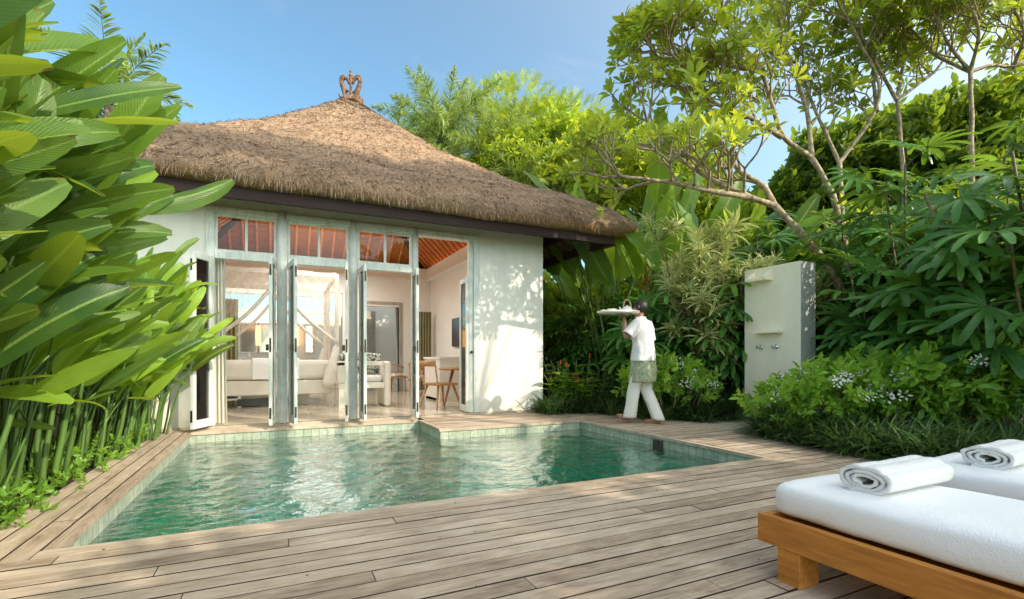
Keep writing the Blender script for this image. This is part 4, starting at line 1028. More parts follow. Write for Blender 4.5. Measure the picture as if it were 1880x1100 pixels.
for k, (src, px, D, sc, lb) in enumerate(((P1, 1262, 8.3, .95, 'lady palm clump directly right of the walking person'), (P1, 1330, 8.9, 1.15, 'lady palm clump behind the variegated plant'), (P1, 1160, 9.2, .9, 'lady palm clump deep behind the walking person'),
        (P2, 1530, 7.6, .78, 'lady palm clump right behind the shower wall edge'), (P2, 1440, 8.6, .95, 'lady palm clump showing above the top of the shower wall'), (P2, 1660, 8.5, 1.05, 'lady palm clump behind the Y shaped trunk'),
        (P3, 1740, 6.9, .9, 'lady palm clump with broad sunlit fans above the jasmine'), (P3, 1850, 7.2, 1.05, 'lady palm clump in the far upper right behind another'), (P1, 1700, 6.6, 1.1, 'low lady palm clump between jasmine and the tall palms'),
        (P2, 1590, 8.8, 1.0, 'lady palm clump far behind the leaning trunk'), (P1, 1800, 5.9, 1.15, 'lady palm clump low at the right behind the flowering shrubs'), (P3, 1900, 6.0, .9, 'lady palm clump cut by the right photo edge'), (P3, 1560, 9.3, .8, 'lady palm clump at the back below the dark tree'),
        (P1, 1055, 10.5, .9, 'lady palm clump just right of the villa corner'), (P1, 1215, 9.9, 1.0, 'lady palm clump below the giant banana leaves'), (P1, 1620, 6.9, .85, 'small lady palm clump around the leaning trunk base'), (P1, 1395, 9.6, 1.1, 'lady palm clump at the back left of the shower top'))):
    x, y = gx(px, D); dup(src, (x, y, -.05), k*1.3, lb, sc)

# --- dracaena with cream leaves
def dracaena(label, x, y, seed, stems, lean=(0, 0)):
    r = thing('variegated_dracaena', label, 'plant', (x, y, -.05), 0, 'variegated dracaenas'); rs = RS(seed); st = M(); fo = M()
    for hh, dx, dy in stems:
        P, d = curve((rs.normal(0, .12), rs.normal(0, .12), 0), (dx*.3+rs.normal(0, .05), dy*.3, 1), hh, 9, rs, (dx*.5+lean[0], dy*.5+lean[1], 0), .1)
        st.tube(P, np.linspace(.022, .012, 10), 6)
        for q in range(13):
            i = rs.randint(4, 10); p = P[i]; dd = rnd_dir(rs, 1, -.1, 1)[0]; Pb, d2 = curve(p, dd+np.array([0, 0, .5]), rs.uniform(.12, .35), 3, rs, (0, 0, .2), .1); st.tube(Pb, .009, 5)
            fo.inst(DRA[rs.randint(3)], Pb[-1]-d2*.06, d2+np.array([0, 0, .25]), rs.normal(0, 1, 3), rs.uniform(1.0, 1.5), rs.uniform(0, 1))
        fo.inst(DRA[0], P[-1]-d*.1, d, rs.normal(0, 1, 3), 1.3, .8)
    st.build('stems', 'cane', r); fo.build('leaves', 'dracaena_leaf', r)
x, y = gx(1305, 7.9); dracaena('tall cream edged dracaena between the walking person and the shower wall', x, y, 41, [(2.9, -.5, 0), (2.6, -.2, 0), (2.4, .1, 0), (2.2, -.4, .1), (1.9, .2, 0), (1.5, -.1, -.1), (2.8, 0, .1), (1.2, .15, 0), (2.1, .3, 0)])
x, y = gx(1372, 8.2); dracaena('slender cream edged dracaena touching the left side of the shower wall', x, y, 42, [(2.2, -.2, 0), (2.0, .1, 0), (1.7, -.1, 0), (1.3, 0, 0)])
x, y = gx(1555, 7.5); dracaena('cream edged dracaena head above the right end of the shower wall', x, y, 43, [(2.15, -.5, -.1), (2.2, -.1, -.1)])

# --- giant banana like heliconias behind the roof corner
def banana(label, x, y, seed, n, h, L, group='giant heliconias behind the villa'):
    r = thing('giant_heliconia', label, 'plant', (x, y, -.05), 0, group); rs = RS(seed); st = M(); fo = M()
    for k in range(n):
        b = (rs.normal(0, .35), rs.normal(0, .35), 0); hh = h*rs.uniform(.6, 1); a = rs.uniform(0, 2*pi)
        P, d = curve(b, (cos(a)*.16, sin(a)*.16, 1), hh, 8, rs, (cos(a)*.18, sin(a)*.18, 0), .05); st.tube(P, np.linspace(.035, .012, 9), 7, tint=rs.uniform(.3, 1))
        l = L*rs.uniform(.75, 1.15); up = np.array([-FW[0]+rs.normal(0, .6), -FW[1]+rs.normal(0, .6), rs.uniform(.2, 1)])
        fo.inst(BAN[rs.randint(4)], P[-1], d+np.array([cos(a), sin(a), 0])*rs.uniform(.05, .4), up, l, rs.uniform(0, 1))
    st.build('stems', 'green_stem', r); fo.build('leaves', 'banana_leaf', r)
for k, (px, D, n, h, L, lb) in enumerate(((1175, 9.4, 15, 3.9, 1.6, 'giant heliconia with huge upright leaves above the roof corner'), (1118, 10.4, 13, 3.9, 1.7, 'giant heliconia immediately right of the villa eave'), (1235, 9.2, 12, 2.9, 1.3, 'giant heliconia with long bare stems behind the person'),
        (1310, 10.0, 10, 3.2, 1.4, 'giant heliconia partly hidden by frangipani branches'), (1075, 11.5, 9, 3.4, 1.2, 'giant heliconia peeking over the thatched roof slope'))):
    x, y = gx(px, D); banana(lb, x, y, 50+k, n, h, L)
x, y = gx(1187, 8.7); r = thing('red_heliconia_flower', 'orange red heliconia flower spike standing above the person head', 'flower', (x, y, 0))
m = M(); m.tube([(0, 0, 0), (.0, .02, 1.0), (.02, .0, 2.1), (.02, 0, 2.7)], [.012, .012, .01, .006], 6); m.build('stalk', 'flower_red', r)
m = M(); bt = blade(.26, .05, 4, 2, -.15, .6, 'strap')
for k in range(7): s = 1 if k % 2 else -1; m.inst(bt, (.02, 0, 2.05+k*.08), (s*RT[0], s*RT[1], .9), (0, 0, 1), 1-.09*k, .5)
m.build('bracts', 'flower_red', r)

# --- jasmine shrubs with white flowers
FLW = rosette([blade(.034, .017, 2, 2, .1, .1, 'ell')], 5, .25, rsx, .05)
def jasmine(label, x, y, seed, blobs, flowers=26, dens=230):
    r = thing('white_flowering_shrub', label, 'shrub', (x, y, -.05), 0, 'white flowering shrubs'); rs = RS(seed); st = M()
    for b in blobs:
        for _ in range(7):
            e = np.array(b[:3])+rnd_dir(rs, 1, -.2, 1)[0]*np.array(b[3:])*.9; s = np.array([b[0]*.6+rs.normal(0, .05), b[1]*.6+rs.normal(0, .05), 0]); st.tube(smooth_poly([s, (s+e)/2+rs.normal(0, .05, 3), e], 7), np.linspace(.012, .004, 7), 5)
    st.build('stems', 'bark_frangipani', r); m = M(); crown(m, rs, blobs, dens, SPRIG, (.75, 1.15), .45); m.build('foliage', 'jasmine_leaf', r)
    for _ in range(flowers):
        m = M()
        b = blobs[rs.randint(len(blobs))]; d = rnd_dir(rs, 1, .05, 1)[0]; d = d-np.array([FW[0], FW[1], 0])*.5; d /= np.linalg.norm(d); c = np.array(b[:3])+d*np.array(b[3:])*1.12
        for _ in range(rs.randint(1, 6)): m.inst(FLW, c+rs.normal(0, .045, 3)*[1, 1, .5], (d[0]-FW[0], d[1]-FW[1], .7), rs.normal(0, 1, 3), rs.uniform(.9, 1.5), .5)
        m.build('flower_cluster', 'flower_white', r)
    return r
x, y = gx(1235, 7.45); jasmine('rounded white flowering shrub directly behind the walking person', x, y, 61, [(0, 0, .62, .42, .4, .26), (-.35, .25, .6, .3, .3, .24), (.3, -.15, .5, .3, .3, .22)], 16)
jb = [(0, 0, .62, .5, .5, .27), (.35, -.3, .68, .4, .4, .25), (-.25, .4, .45, .35, .35, .22)]
for k, (px, D, lb, ff) in enumerate(((1520, 5.6, 'white flowering shrub at the foot of the shower wall', 16), (1640, 5.35, 'white flowering shrub in the middle of the right border', 20), (1760, 5.0, 'white flowering shrub above the second lounger', 14), (1870, 4.8, 'white flowering shrub cut by the right photo edge', 9), (1600, 6.2, 'white flowering shrub behind, around the frangipani trunk', 14))):
    x, y = gx(px, D); jasmine(lb, x, y, 62+k, [(b[0], b[1], b[2]+(.1 if k in (2, 3, 4) else -.1 if k == 0 else 0), b[3], b[4], b[5]) for b in jb], ff)
# --- costus plant with red cones
x, y = gx(1050, 8.62); r = thing('red_cone_ginger', 'leafy ginger plant with small red cones at the villa corner', 'plant', (x, y, -.05)); rs = RS(71); st = M(); fo = M(); fl = M(); CL = [blade(.2, .085, 4, 2, .35, .2, 'ell'), blade(.16, .07, 4, 2, .5, .25, 'ell')]
for k in range(34):
    a = rs.uniform(0, 2*pi); P, d = curve((rs.normal(0, .18), rs.normal(0, .15), 0), (cos(a)*.5, sin(a)*.5, 1), rs.uniform(.5, 1.1), 7, rs, (0, 0, .2), .08); st.tube(P, .008, 5)
    for q in range(11): a2 = q*2.2+k; i = 1+int(q*.55); fo.inst(CL[q % 2], P[min(i, 7)], (cos(a2), sin(a2), .35), (0, 0, 1), rs.uniform(.9, 1.3), rs.uniform(.4, 1))
    if k % 4 == 0: fl = M(); fl.lathe([(0, 0), (.018, .01), (.02, .05), (.012, .09), (0, .1)], 7, P[-1]); fl.build('cone', 'flower_red', r)
st.build('stems', 'green_stem', r); fo.build('leaves', 'jasmine_leaf', r)

# --- liriope grass edging (stuff)
m = M(); rs = RS(81); pts = []
def strip_pts(poly, wid, n):
    P = lerp_poly([(a, b, 0) for a, b in poly], n); return P+np.stack([rs.normal(0, wid, n), rs.normal(0, wid, n), np.zeros(n)], 1)
E1 = strip_pts([(5.4, 3.85), (5.28, 3.2), (5.22, 2.5), (5.3, 1.9), (5.6, 1.4), (6.2, .9)], .15, 330)
E2 = strip_pts([(5.75, 3.65), (5.8, 2.6), (6.1, 1.9), (6.9, 1.2)], .22, 260)
E3 = strip_pts([(4.3, 7.25), (5.1, 7.1), (5.4, 6.6), (5.45, 6.0), (5.7, 5.6), (6.2, 5.5)], .2, 420)
E4 = strip_pts([(5.9, 6.2), (6.2, 5.7), (6.5, 5.2)], .25, 150)
for E in (E1, E2, E3, E4):
    n = len(E); E[:, 2] = -.05
    for k in range(4):
        s = np.arange(n) % 4 == k; m.inst(GRS[k], E[s], np.tile([1.0, 0, 0], (s.sum(), 1))+rs.normal(0, .5, (s.sum(), 3))*[1, 1, .12], (0, 0, 1), rs.uniform(.95, 1.5, s.sum()), rs.uniform(0, 1, s.sum()))
tag(m.build('border_grass', 'grass_leaf'), 'dark green tufted border grass along the deck edge', 'grass', kind='stuff')
x, y = gx(1425, 6.0)
m = M(); 
for k in range(16): m.inst(GRS[k % 4], (rs.normal(0, .1), rs.normal(0, .1), 0), (1, rs.normal(0, .3), 0), (0, 0, 1), rs.uniform(1.15, 1.65), rs.uniform(0, 1))
tag(m.build('tall_grass_tuft', 'grass_leaf', loc=(x, y, -.05)), 'spiky dark grass tuft in front of the shower wall base', 'grass')
# --- groundcover with yellow flowers bottom left
m = M(); rs = RS(82); n = 800; P = np.stack([rs.uniform(-1.95, -1.22, n), rs.uniform(1.9, 6.8, n)**1.0, rs.uniform(-.03, .15, n)], 1); P = P[(P[:, 1] < 3.9) | (rs.uniform(0, 1, n) < .5)]
for k in range(4): s = np.arange(len(P)) % 4 == k; m.inst(SPRIG[k], P[s], rnd_dir(rs, s.sum(), .1, 1)+[.4, 0, .2], rs.normal(0, .4, (s.sum(), 3))+[0, 0, 1], rs.uniform(.32, .55, s.sum()), rs.uniform(0, .6, s.sum()))
tag(m.build('groundcover', 'jasmine_leaf'), 'low creeping green groundcover at the foot of the heliconias', 'ground cover', kind='stuff')
for k, (X, Y, Z) in enumerate(((-1.2, 2.92, .25), (-1.25, 2.8, .1), (-1.22, 3.05, .06))):
    r = thing('yellow_flower', ['yellow flower on the tallest stalk at the lower left photo edge', 'yellow flower low by the deck corner, nearest to the camera', 'yellow flower half hidden in the creeping groundcover'][k], 'flower', (X, Y, -.05), 0, 'yellow groundcover flowers')
    m = M(); m.tube([(-.03, 0, 0), (-.01, 0, Z*.5), (0, 0, Z+.04)], .003, 5); m.build('stalk', 'green_stem', r)
    m = M(); m.inst(rosette([blade(.022, .02, 2, 2, .1, .1, 'ell')], 7, .3, rs, .2), (0, 0, Z+.04), (0, 0, 1), (1, 0, 0), .85, .5); m.build('petals', 'flower_yellow', r)

# --- low stone wall behind the planting, dark boulders
m = M(); m.bar((4.6, 11.6, .4), (9.2, 7.2, .4), .3, .95); tag(m.build('stone_wall', 'stone_dark', smooth=False), 'low dark stone wall behind the lady palms', 'wall')
rs = RS(90)
def boulder(loc, r, label, seed):
    m = M(); V = []; rs = RS(seed)
    m.lathe([(r*sin(a)*(1+.0), r*cos(a)*.8) for a in np.linspace(.02, pi-.02, 9)], 14, (0, 0, r*.5)); v = m.V[0]
    m.V[0] = np.array([np.array(p)*(1+.28*noise.noise(Vector(p)*3+Vector((seed, 0, 0)))) for p in v]); return tag(m.build('boulder', 'stone_dark', loc=loc), label, 'boulder', 'dark boulders in the right border')
for k, (px, D, r_, lb) in enumerate(((1712, 5.9, .22, 'dark boulder beneath the flowering shrub, leftmost of three'), (1765, 5.7, .28, 'largest dark boulder between the shrub stems'), (1830, 5.6, .22, 'dark boulder low at the right photo edge'))):
    x, y = gx(px, D); boulder((x, y, -.05), r_, lb, k)

# --- background trees
def W(px, D): return gx(px, D)
def T(px, D, name, label, h, blobs, dens, **k):
    x, y = W(px, D); return tree(name, label, 'tree', (x, y, 0), h, blobs, dens, **k)
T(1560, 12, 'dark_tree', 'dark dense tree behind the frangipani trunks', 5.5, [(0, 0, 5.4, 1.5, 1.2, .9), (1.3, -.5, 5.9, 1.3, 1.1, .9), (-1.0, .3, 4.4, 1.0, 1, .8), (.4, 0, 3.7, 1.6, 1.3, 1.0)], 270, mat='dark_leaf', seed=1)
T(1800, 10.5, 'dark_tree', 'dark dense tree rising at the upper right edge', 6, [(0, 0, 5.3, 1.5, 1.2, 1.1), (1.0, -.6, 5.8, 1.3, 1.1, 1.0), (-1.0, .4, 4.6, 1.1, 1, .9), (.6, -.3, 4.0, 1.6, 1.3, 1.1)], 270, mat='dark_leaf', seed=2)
T(1360, 13, 'leafy_tree', 'sunlit yellow green tree between the villa and the shower wall', 4.5, [(0, 0, 3.9, 1.3, 1.3, 1.0), (.9, 0, 3.2, 1.1, 1, 1.2), (-.9, .2, 3.1, 1.1, 1, 1.1)], 150, seed=3, size=(1.1, 1.8))
T(1230, 13.5, 'leafy_tree', 'bright leafy tree glowing behind the giant heliconia', 5, [(0, 0, 5.6, 1.3, 1.3, 1.1), (-1.2, 0, 5.9, 1.2, 1, .9), (.9, 0, 4.4, 1.2, 1.2, 1.2), (-.2, 0, 3.0, 1.8, 1, 1.2)], 150, seed=4, size=(1.1, 1.9))
T(1100, 15, 'leafy_tree', 'bright tree with white blossoms above the roof slope', 6.8, [(0, 0, 7.0, 1.2, 1.2, 1.0), (-1.3, .2, 6.2, 1.2, 1, 1.0), (1.0, 0, 6.1, 1.2, 1.2, 1.1)], 60, mat='frangipani_leaf', seed=5, tpls=ROS, size=(.8, 1.3))
T(1030, 17, 'leafy_tree', 'rounded green tree just above the middle of the right roof slope', 7.2, [(0, 0, 7.9, 1.5, 1.4, 1.1), (-1.5, .2, 7.2, 1.4, 1.2, 1.1), (1.2, 0, 7.4, 1.2, 1.2, 1.1), (0, 0, 6.4, 2.2, 1.2, 1.1)], 110, seed=6, size=(1.4, 2.2))
# feathery poinciana: flat layered twigs of tiny leaflets
PIN = combine([(blade(.05, .014, 2, 1, .1, 0, 'ell'), (.04+k*.022, 0, 0), (.35, s, .1), (0, 0, 1), 1) for k in range(12) for s in (-1, 1)])
for (px, D, lb, sd, hh) in ((950, 19, 'feathery flat topped tree behind the palms, left one', 7, 10.7), (1050, 19.5, 'feathery flat topped tree behind the palms, right one', 8, 10.2)):
    T(px, D, 'feathery_tree', lb, hh, [(0, 0, hh+.2, 1.3, 1.2, .35), (1.2, .3, hh-.4, 1.3, 1.1, .35), (-1.1, 0, hh-.2, 1.1, 1.1, .3), (.3, 0, hh-.9, 1.6, 1.2, .4), (-1.4, 0, hh-1.2, 1.2, 1.2, .45), (1.6, 0, hh-1.3, 1.2, 1.2, .5), (0, 0, hh-2.0, 2.0, 1.4, .8)], 130, seed=sd, tpls=[PIN], size=(1.0, 1.8), tr=.1)
# palms
def frond(m, st, p, d, L, rs, plume=True, n=46, ll=.34, w=.02, droop=1.3):
    P, d2 = curve(p, d, L, 12, rs, (0, 0, -droop), .04); st.tube(P, np.linspace(.016, .004, 13), 5)
    n_ = n*6 if plume else n*2; t = rs.uniform(.12, 1, n_); i = np.minimum((t*12).astype(int), 11); A = P[i]+(P[i+1]-P[i])*(t*12-i)[:, None]; Tn = P[i+1]-P[i]; Tn /= np.linalg.norm(Tn, axis=1, keepdims=True)
    B = basis(Tn, (0, 0, 1)); a = rs.uniform(0, 2*pi, n_) if plume else np.where(np.arange(n_) % 2, 0, pi)+rs.normal(0, .25, n_)
    s = (B[:, :, 1]*np.cos(a)[:, None]+B[:, :, 2]*np.sin(a)[:, None])
    D = Tn*.75+s*.9+np.array([0, 0, .0 if plume else .1]); Ls = ll*np.sin(pi*np.clip(t*.8+.15, 0, 1))*rs.uniform(.8, 1.15, n_)
    lf = PL[rs.randint(3)]; m.inst(lf, A, D, rs.normal(0, .3, (n_, 3))+[0, 0, 1], np.stack([Ls, np.full(n_, w/.06*1.0), Ls], 1), rs.uniform(0, 1, n_))
PL = [blade(1, .06, 4, 1, d, 0, 'strap') for d in (.3, .55, .8)]
def palm(label, x, y, h, nf, L, seed, plume=True, group='palms behind the villa', droop=1.3, mat='palm_leaf', ll=.34, w=.02, spear=False):
    r = thing('palm_tree', label, 'palm', (x, y, 0), 0, group); rs = RS(seed); t = M(); P, d = curve((0, 0, -.1), (rs.normal(0, .04), rs.normal(0, .04), 1), h, 8, rs, wob=.03); t.tube(P, np.linspace(.13, .09, 9), 10); t.build('trunk', 'bark_frangipani', r)
    m = M(); st = M()
    for k in range(nf):
        a = k*2.399+rs.uniform(-.2, .2); el = 1.35-1.3*(k/nf)**1.1
        frond(m, st, P[-1], (cos(a)*cos(el), sin(a)*cos(el), sin(el)), L*rs.uniform(.85, 1.1), rs, plume, droop=droop*(.5+.7*k/nf), ll=ll, w=w)
    if spear: st.tube(smooth_poly([P[-1], P[-1]+np.array([.1, 0, 1.0]), P[-1]+np.array([.45, 0, 2.4])], 8), np.linspace(.02, .004, 8), 5)
    st.build('frond_stems', 'palm_leaf' if 0 else 'green_stem', r); m.build('fronds', mat, r)
for (px, D, top, nf, L, lb, sd, sp) in ((800, 17, 270, 24, 2.9, 'foxtail palm with upright plumes, tallest above the roof', 1, True), (740, 16, 310, 17, 2.3, 'foxtail palm nearest to the roof finial', 2, True), (900, 16.5, 310, 24, 2.6, 'foxtail palm with drooping plumes right of the tallest one', 3, False), (980, 15.5, 370, 18, 2.1, 'foxtail palm low beside the bright trees', 4, False)):
    x, y = W(px, D); palm(lb, x, y, float(pt(px, top, D)[2]), nf, L, sd, spear=sp, ll=.50, w=.026)
x, y = W(185, 11); palm('feather palm above the left end of the roof', x, y, float(pt(200, 175, 11)[2]), 20, 1.9, 6, plume=False, group=None, droop=1.5, ll=.5, w=.036)
# far hedge bushes closing the garden
HB = tree('hedge_bush', 'bright green bush glowing behind the stone wall, leftmost', 'shrub', (0, 0, 0), 2, [(0, 0, 1.3, 1.3, 1.0, 1.2), (.9, .2, 2.0, 1.0, 1, 1.0), (-.9, 0, 1.9, 1.0, 1, 1.0)], 95, seed=9, size=(1.3, 2.1), group='bushes behind the stone wall')
hx, hy = W(1030, 13.2); HB.location = (hx, hy, 0)
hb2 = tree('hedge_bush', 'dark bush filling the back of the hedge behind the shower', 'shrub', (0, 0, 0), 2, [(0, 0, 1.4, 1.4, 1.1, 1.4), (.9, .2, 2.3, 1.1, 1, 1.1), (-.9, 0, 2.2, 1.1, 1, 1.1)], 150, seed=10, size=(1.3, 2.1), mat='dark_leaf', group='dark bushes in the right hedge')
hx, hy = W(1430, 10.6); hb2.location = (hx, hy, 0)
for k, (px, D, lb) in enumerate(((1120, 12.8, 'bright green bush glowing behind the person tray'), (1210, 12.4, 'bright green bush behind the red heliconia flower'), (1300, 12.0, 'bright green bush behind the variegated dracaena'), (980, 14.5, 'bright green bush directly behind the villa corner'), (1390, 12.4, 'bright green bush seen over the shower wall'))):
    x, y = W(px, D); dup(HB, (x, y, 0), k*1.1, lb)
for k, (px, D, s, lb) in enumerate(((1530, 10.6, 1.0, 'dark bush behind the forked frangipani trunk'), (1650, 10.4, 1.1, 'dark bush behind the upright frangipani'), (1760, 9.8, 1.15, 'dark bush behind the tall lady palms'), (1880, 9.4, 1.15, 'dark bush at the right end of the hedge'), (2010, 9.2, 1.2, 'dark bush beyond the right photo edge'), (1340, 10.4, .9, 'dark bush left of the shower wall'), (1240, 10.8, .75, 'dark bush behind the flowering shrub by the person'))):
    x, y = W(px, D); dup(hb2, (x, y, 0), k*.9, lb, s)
# trees behind the photographer (they shade the deck and show in the glass)
sh1 = tree('shade_tree', 'broad leafy tree standing behind the loungers', 'tree', (8.2, -5.4, 0), 5, [(0, 0, 4.2, 1.7, 1.6, 1.2), (1.4, .4, 3.5, 1.5, 1.4, 1.2), (-1.3, .4, 3.6, 1.4, 1.4, 1.1), (.2, -1.0, 3.0, 1.8, 1.5, 1.3)], 38, seed=15, size=(1.8, 3.0), group='trees behind the deck')
for k, (x, y, s, lb) in enumerate(((5.4, -5.2, 1.0, 'broad leafy tree behind the deck, middle one'),)):
    dup(sh1, (x, y, 0), k*1.7, lb, s)
tt1 = tree('tall_shade_tree', 'tall tree with high crown behind the loungers', 'tree', (6.4, -2.6, 0), 10.5, [(0, 0, 10.5, 1.5, 1.3, .95), (1.3, .4, 10.4, 1.3, 1.2, .8), (-1.4, .2, 10.3, 1.3, 1.2, .8)], 38, seed=25, size=(1.8, 3.0), group='tall trees behind the deck')
for k, (x, y, s, lb) in enumerate(((9.3, -2.8, 1.0, 'tall tree with high crown farther right behind the loungers'),)):
    dup(tt1, (x, y, 0), k*2.1+1, lb, s)

# ================================================================== PERSON
HD = np.array([-.56, .828, 0]); RG = np.array([HD[1], -HD[0], 0])   # heading and right side
PO = np.array([4.60, 5.36, 0.0])
def bd(f, r, z): return PO+HD*f+RG*r+np.array([0, 0, z])
person = thing('person', 'barefoot person in white shirt, patterned sarong and white trousers carrying a tray along the pool', 'person', tuple(PO))
def L_(p): return tuple(np.asarray(p)-PO)
def skinmesh(name, chains, mat, parent, sub=2):
    vs = []; es = []; rr = []; roots = []; idx = {}
    for ch in chains:
        prev = None
        for k, (key, p, r) in enumerate(ch):
            if key in idx: i = idx[key]
            else:
                i = len(vs); idx[key] = i; vs.append(L_(p)); rr.append(r if isinstance(r, tuple) else (r, r))
                if prev is None: roots.append(i)
            if prev is not None: es.append((prev, i))
            prev = i
    me = bpy.data.meshes.new(name); me.from_pydata(vs, es, []); o = bpy.data.objects.new(name, me); C.objects.link(o); o.parent = parent
    md = o.modifiers.new('skin', 'SKIN'); md.use_smooth_shade = True; md.use_x_symmetry = False
    sv = me.skin_vertices[0].data if me.skin_vertices else None
    if sv is None:
        bpy.context.view_layer.objects.active = o; sv = me.skin_vertices[0].data
    for i, r in enumerate(rr): sv[i].radius = r; sv[i].use_root = i in roots
    s = o.modifiers.new('sub', 'SUBSURF'); s.levels = sub; s.render_levels = sub
    me.materials.append(MATS[mat]); return o
_k = [0]
def nm():
    _k[0] += 1; return 'n%d' % _k[0]
# joints: left leg leading, right leg flat; left arm raised with tray
pel = bd(0, 0, .90); hipL, hipR = bd(.0, -.09, .86), bd(0, .09, .86)
knL, knR = bd(.11, -.07, .48), bd(-.01, .075, .47); anL, anR = bd(.18, -.06, .105), bd(-.19, .065, .085)
chest = bd(.02, 0, 1.22); neck = bd(.04, 0, 1.43); headc = bd(.055, 0, 1.60)
shL, shR = bd(.02, -.185, 1.385), bd(.0, .185, 1.375)
elL, wrL = bd(.16, -.30, 1.17), bd(.19, -.26, 1.43); elR, wrR = bd(-.03, .25, 1.10), bd(.06, .27, .86)
body = [[('pel', pel, .12), ('belly', bd(0, 0, 1.05), .125), ('chest', chest, (.135, .12)), ('ub', bd(.02, 0, 1.35), .10), ('neck', neck, .052), ('nk2', bd(.05, 0, 1.49), .05), ('hd1', bd(.06, 0, 1.54), (.062, .07)), ('hd2', bd(.055, 0, 1.61), (.075, .085)), ('hd3', bd(.045, 0, 1.68), (.06, .07))],
        [('pel', pel, .12), ('hL', hipL, .085), ('tL', (hipL+knL)/2, .07), ('kL', knL, .052), ('cL', knL*.62+anL*.38, .05), ('aL', anL, .034), ('heL', bd(.16, -.06, .04), .034), ('baL', bd(.27, -.065, .075), (.04, .02)), ('toL', bd(.34, -.065, .105), (.035, .012))],
        [('pel', pel, .12), ('hR', hipR, .085), ('tR', (hipR+knR)/2, .07), ('kR', knR, .052), ('cR', knR*.62+anR*.38, .05), ('aR', anR, .034), ('heR', bd(-.21, .065, .035), .034), ('baR', bd(-.08, .07, .022), (.042, .02)), ('toR', bd(.0, .072, .014), (.036, .012))],
        [('ub', 0, 0), ('sL', shL, .058), ('uL', (shL+elL)/2, .045), ('eL', elL, .037), ('fL', (elL+wrL)/2, .035), ('wL', wrL, .025), ('pL', bd(.20, -.25, 1.475), (.035, .02))],
        [('ub', 0, 0), ('sR', shR, .058), ('uR', (shR+elR)/2, .045), ('eR', elR, .037), ('fR', (elR+wrR)/2, .035), ('wR', wrR, .024), ('pR', bd(.07, .27, .79), (.02, .035))]]
TZ = 1.505
for k in range(4):   # fingers spread under the tray / relaxed right hand
    a = -.5+k*.33; b0 = bd(.20+.02*k-.03, -.25-.02, 1.485)
    dirv = HD*cos(a)*.9-RG*(.35+.5*sin(-a))
    body.append([(nm(), b0, .011), (nm(), b0+dirv*.035+np.array([0, 0, .008]), .0105), (nm(), b0+dirv*.065+np.array([0, 0, .008]), .0095), (nm(), b0+dirv*(.088+.006*(k in (1, 2)))+np.array([0, 0, .006]), .0075)])
    c0 = bd(.045+.018*k, .27, .775); body.append([(nm(), c0, .010), (nm(), c0+np.array([0, 0, -.035])+HD*.004, .0095), (nm(), c0+np.array([0, 0, -.062])+HD*.012-RG*.008, .0088), (nm(), c0+np.array([0, 0, -.08-.006*(k in (1, 2))])+HD*.02-RG*.018, .007)])
b0 = bd(.17, -.24, 1.475); body.append([(nm(), b0, .013), (nm(), b0+RG*.03-HD*.015+np.array([0, 0, .012]), .012), (nm(), b0+RG*.055-HD*.02+np.array([0, 0, .014]), .009)])
b0 = bd(.09, .27, .815); body.append([(nm(), b0, .013), (nm(), b0+HD*.03+np.array([0, 0, -.025]), .012), (nm(), b0+HD*.035+np.array([0, 0, -.05]), .009)])
# toes
for k in range(5):
    for (c, dz) in ((bd(.335, -.065+.016*(k-2), .10), .012), (bd(-.005, .072+.016*(k-2), .012), .0)):
        body.append([(nm(), c, .009), (nm(), c+HD*(.028-.004*abs(k-1.5))+np.array([0, 0, dz]), .0075)])
# nose and ears
body.append([(nm(), bd(.12, 0, 1.615), .012), (nm(), bd(.143, 0, 1.59), .012), (nm(), bd(.135, 0, 1.58), .008)])
for s in (-1, 1): body.append([(nm(), bd(.045, s*.075, 1.63), .009), (nm(), bd(.035, s*.084, 1.61), .012), (nm(), bd(.045, s*.077, 1.585), .008)])
skinmesh('body', body, 'skin', person, 2)
# face details
m = M()
for s in (-1, 1): m.lathe([(0, -.01), (.008, -.006), (.011, 0), (.008, .006), (0, .01)], 8, L_(bd(.118, s*.03, 1.62)))
m.build('eyes', 'hair', person)
m = M(); m.tube([L_(bd(.12, -.022, 1.555)), L_(bd(.13, 0, 1.552)), L_(bd(.12, .022, 1.555))], [.004, .007, .004], 6); m.build('mouth', 'skin', person)
def loft(name, secs, mat, n=28, fold=.006, seed=0, axis=None):
    """secs: (centre, right half width, forward half depth)"""
    m = M(); k = len(secs); tt_ = np.linspace(0, k-1, (k-1)*6+1); c = np.array([s[0] for s in secs]); w = [s[1] for s in secs]; d = [s[2] for s in secs]
    Cc = np.stack([np.interp(tt_, range(k), c[:, q]) for q in range(3)], 1); Wd = np.interp(tt_, range(k), w); Dd = np.interp(tt_, range(k), d)
    V = []
    for i in range(len(tt_)):
        for j in range(n):
            a = j*2*pi/n; f = 1+fold*18*noise.noise(Vector((cos(a)*2.2, sin(a)*2.2, Cc[i, 2]*5+seed)))*.5+fold*8*sin(a*5+Cc[i, 2]*6+seed)*.3
            A, Bx = (RG, HD) if axis is None else axis
            V.append(L_(Cc[i]+A*cos(a)*Wd[i]*f+Bx*sin(a)*Dd[i]*f))
    Q = [(i*n+j, i*n+(j+1) % n, (i+1)*n+(j+1) % n, (i+1)*n+j) for i in range(len(tt_)-1) for j in range(n)]
    m.add(V, Q); return m
def joinm(ms):
    for o in ms[1:]:
        for a, b, c_, d_, e_ in zip(o.V, o.Q, o.U, o.T, o.I): pass
        off = ms[0].n
        for V_, Q_, U_, T_, I_ in zip(o.V, o.Q, o.U, o.T, o.I): ms[0].V.append(V_); ms[0].Q.append(Q_+off); ms[0].U.append(U_); ms[0].T.append(T_); ms[0].I.append(I_)
        ms[0].n += o.n
    return ms[0]
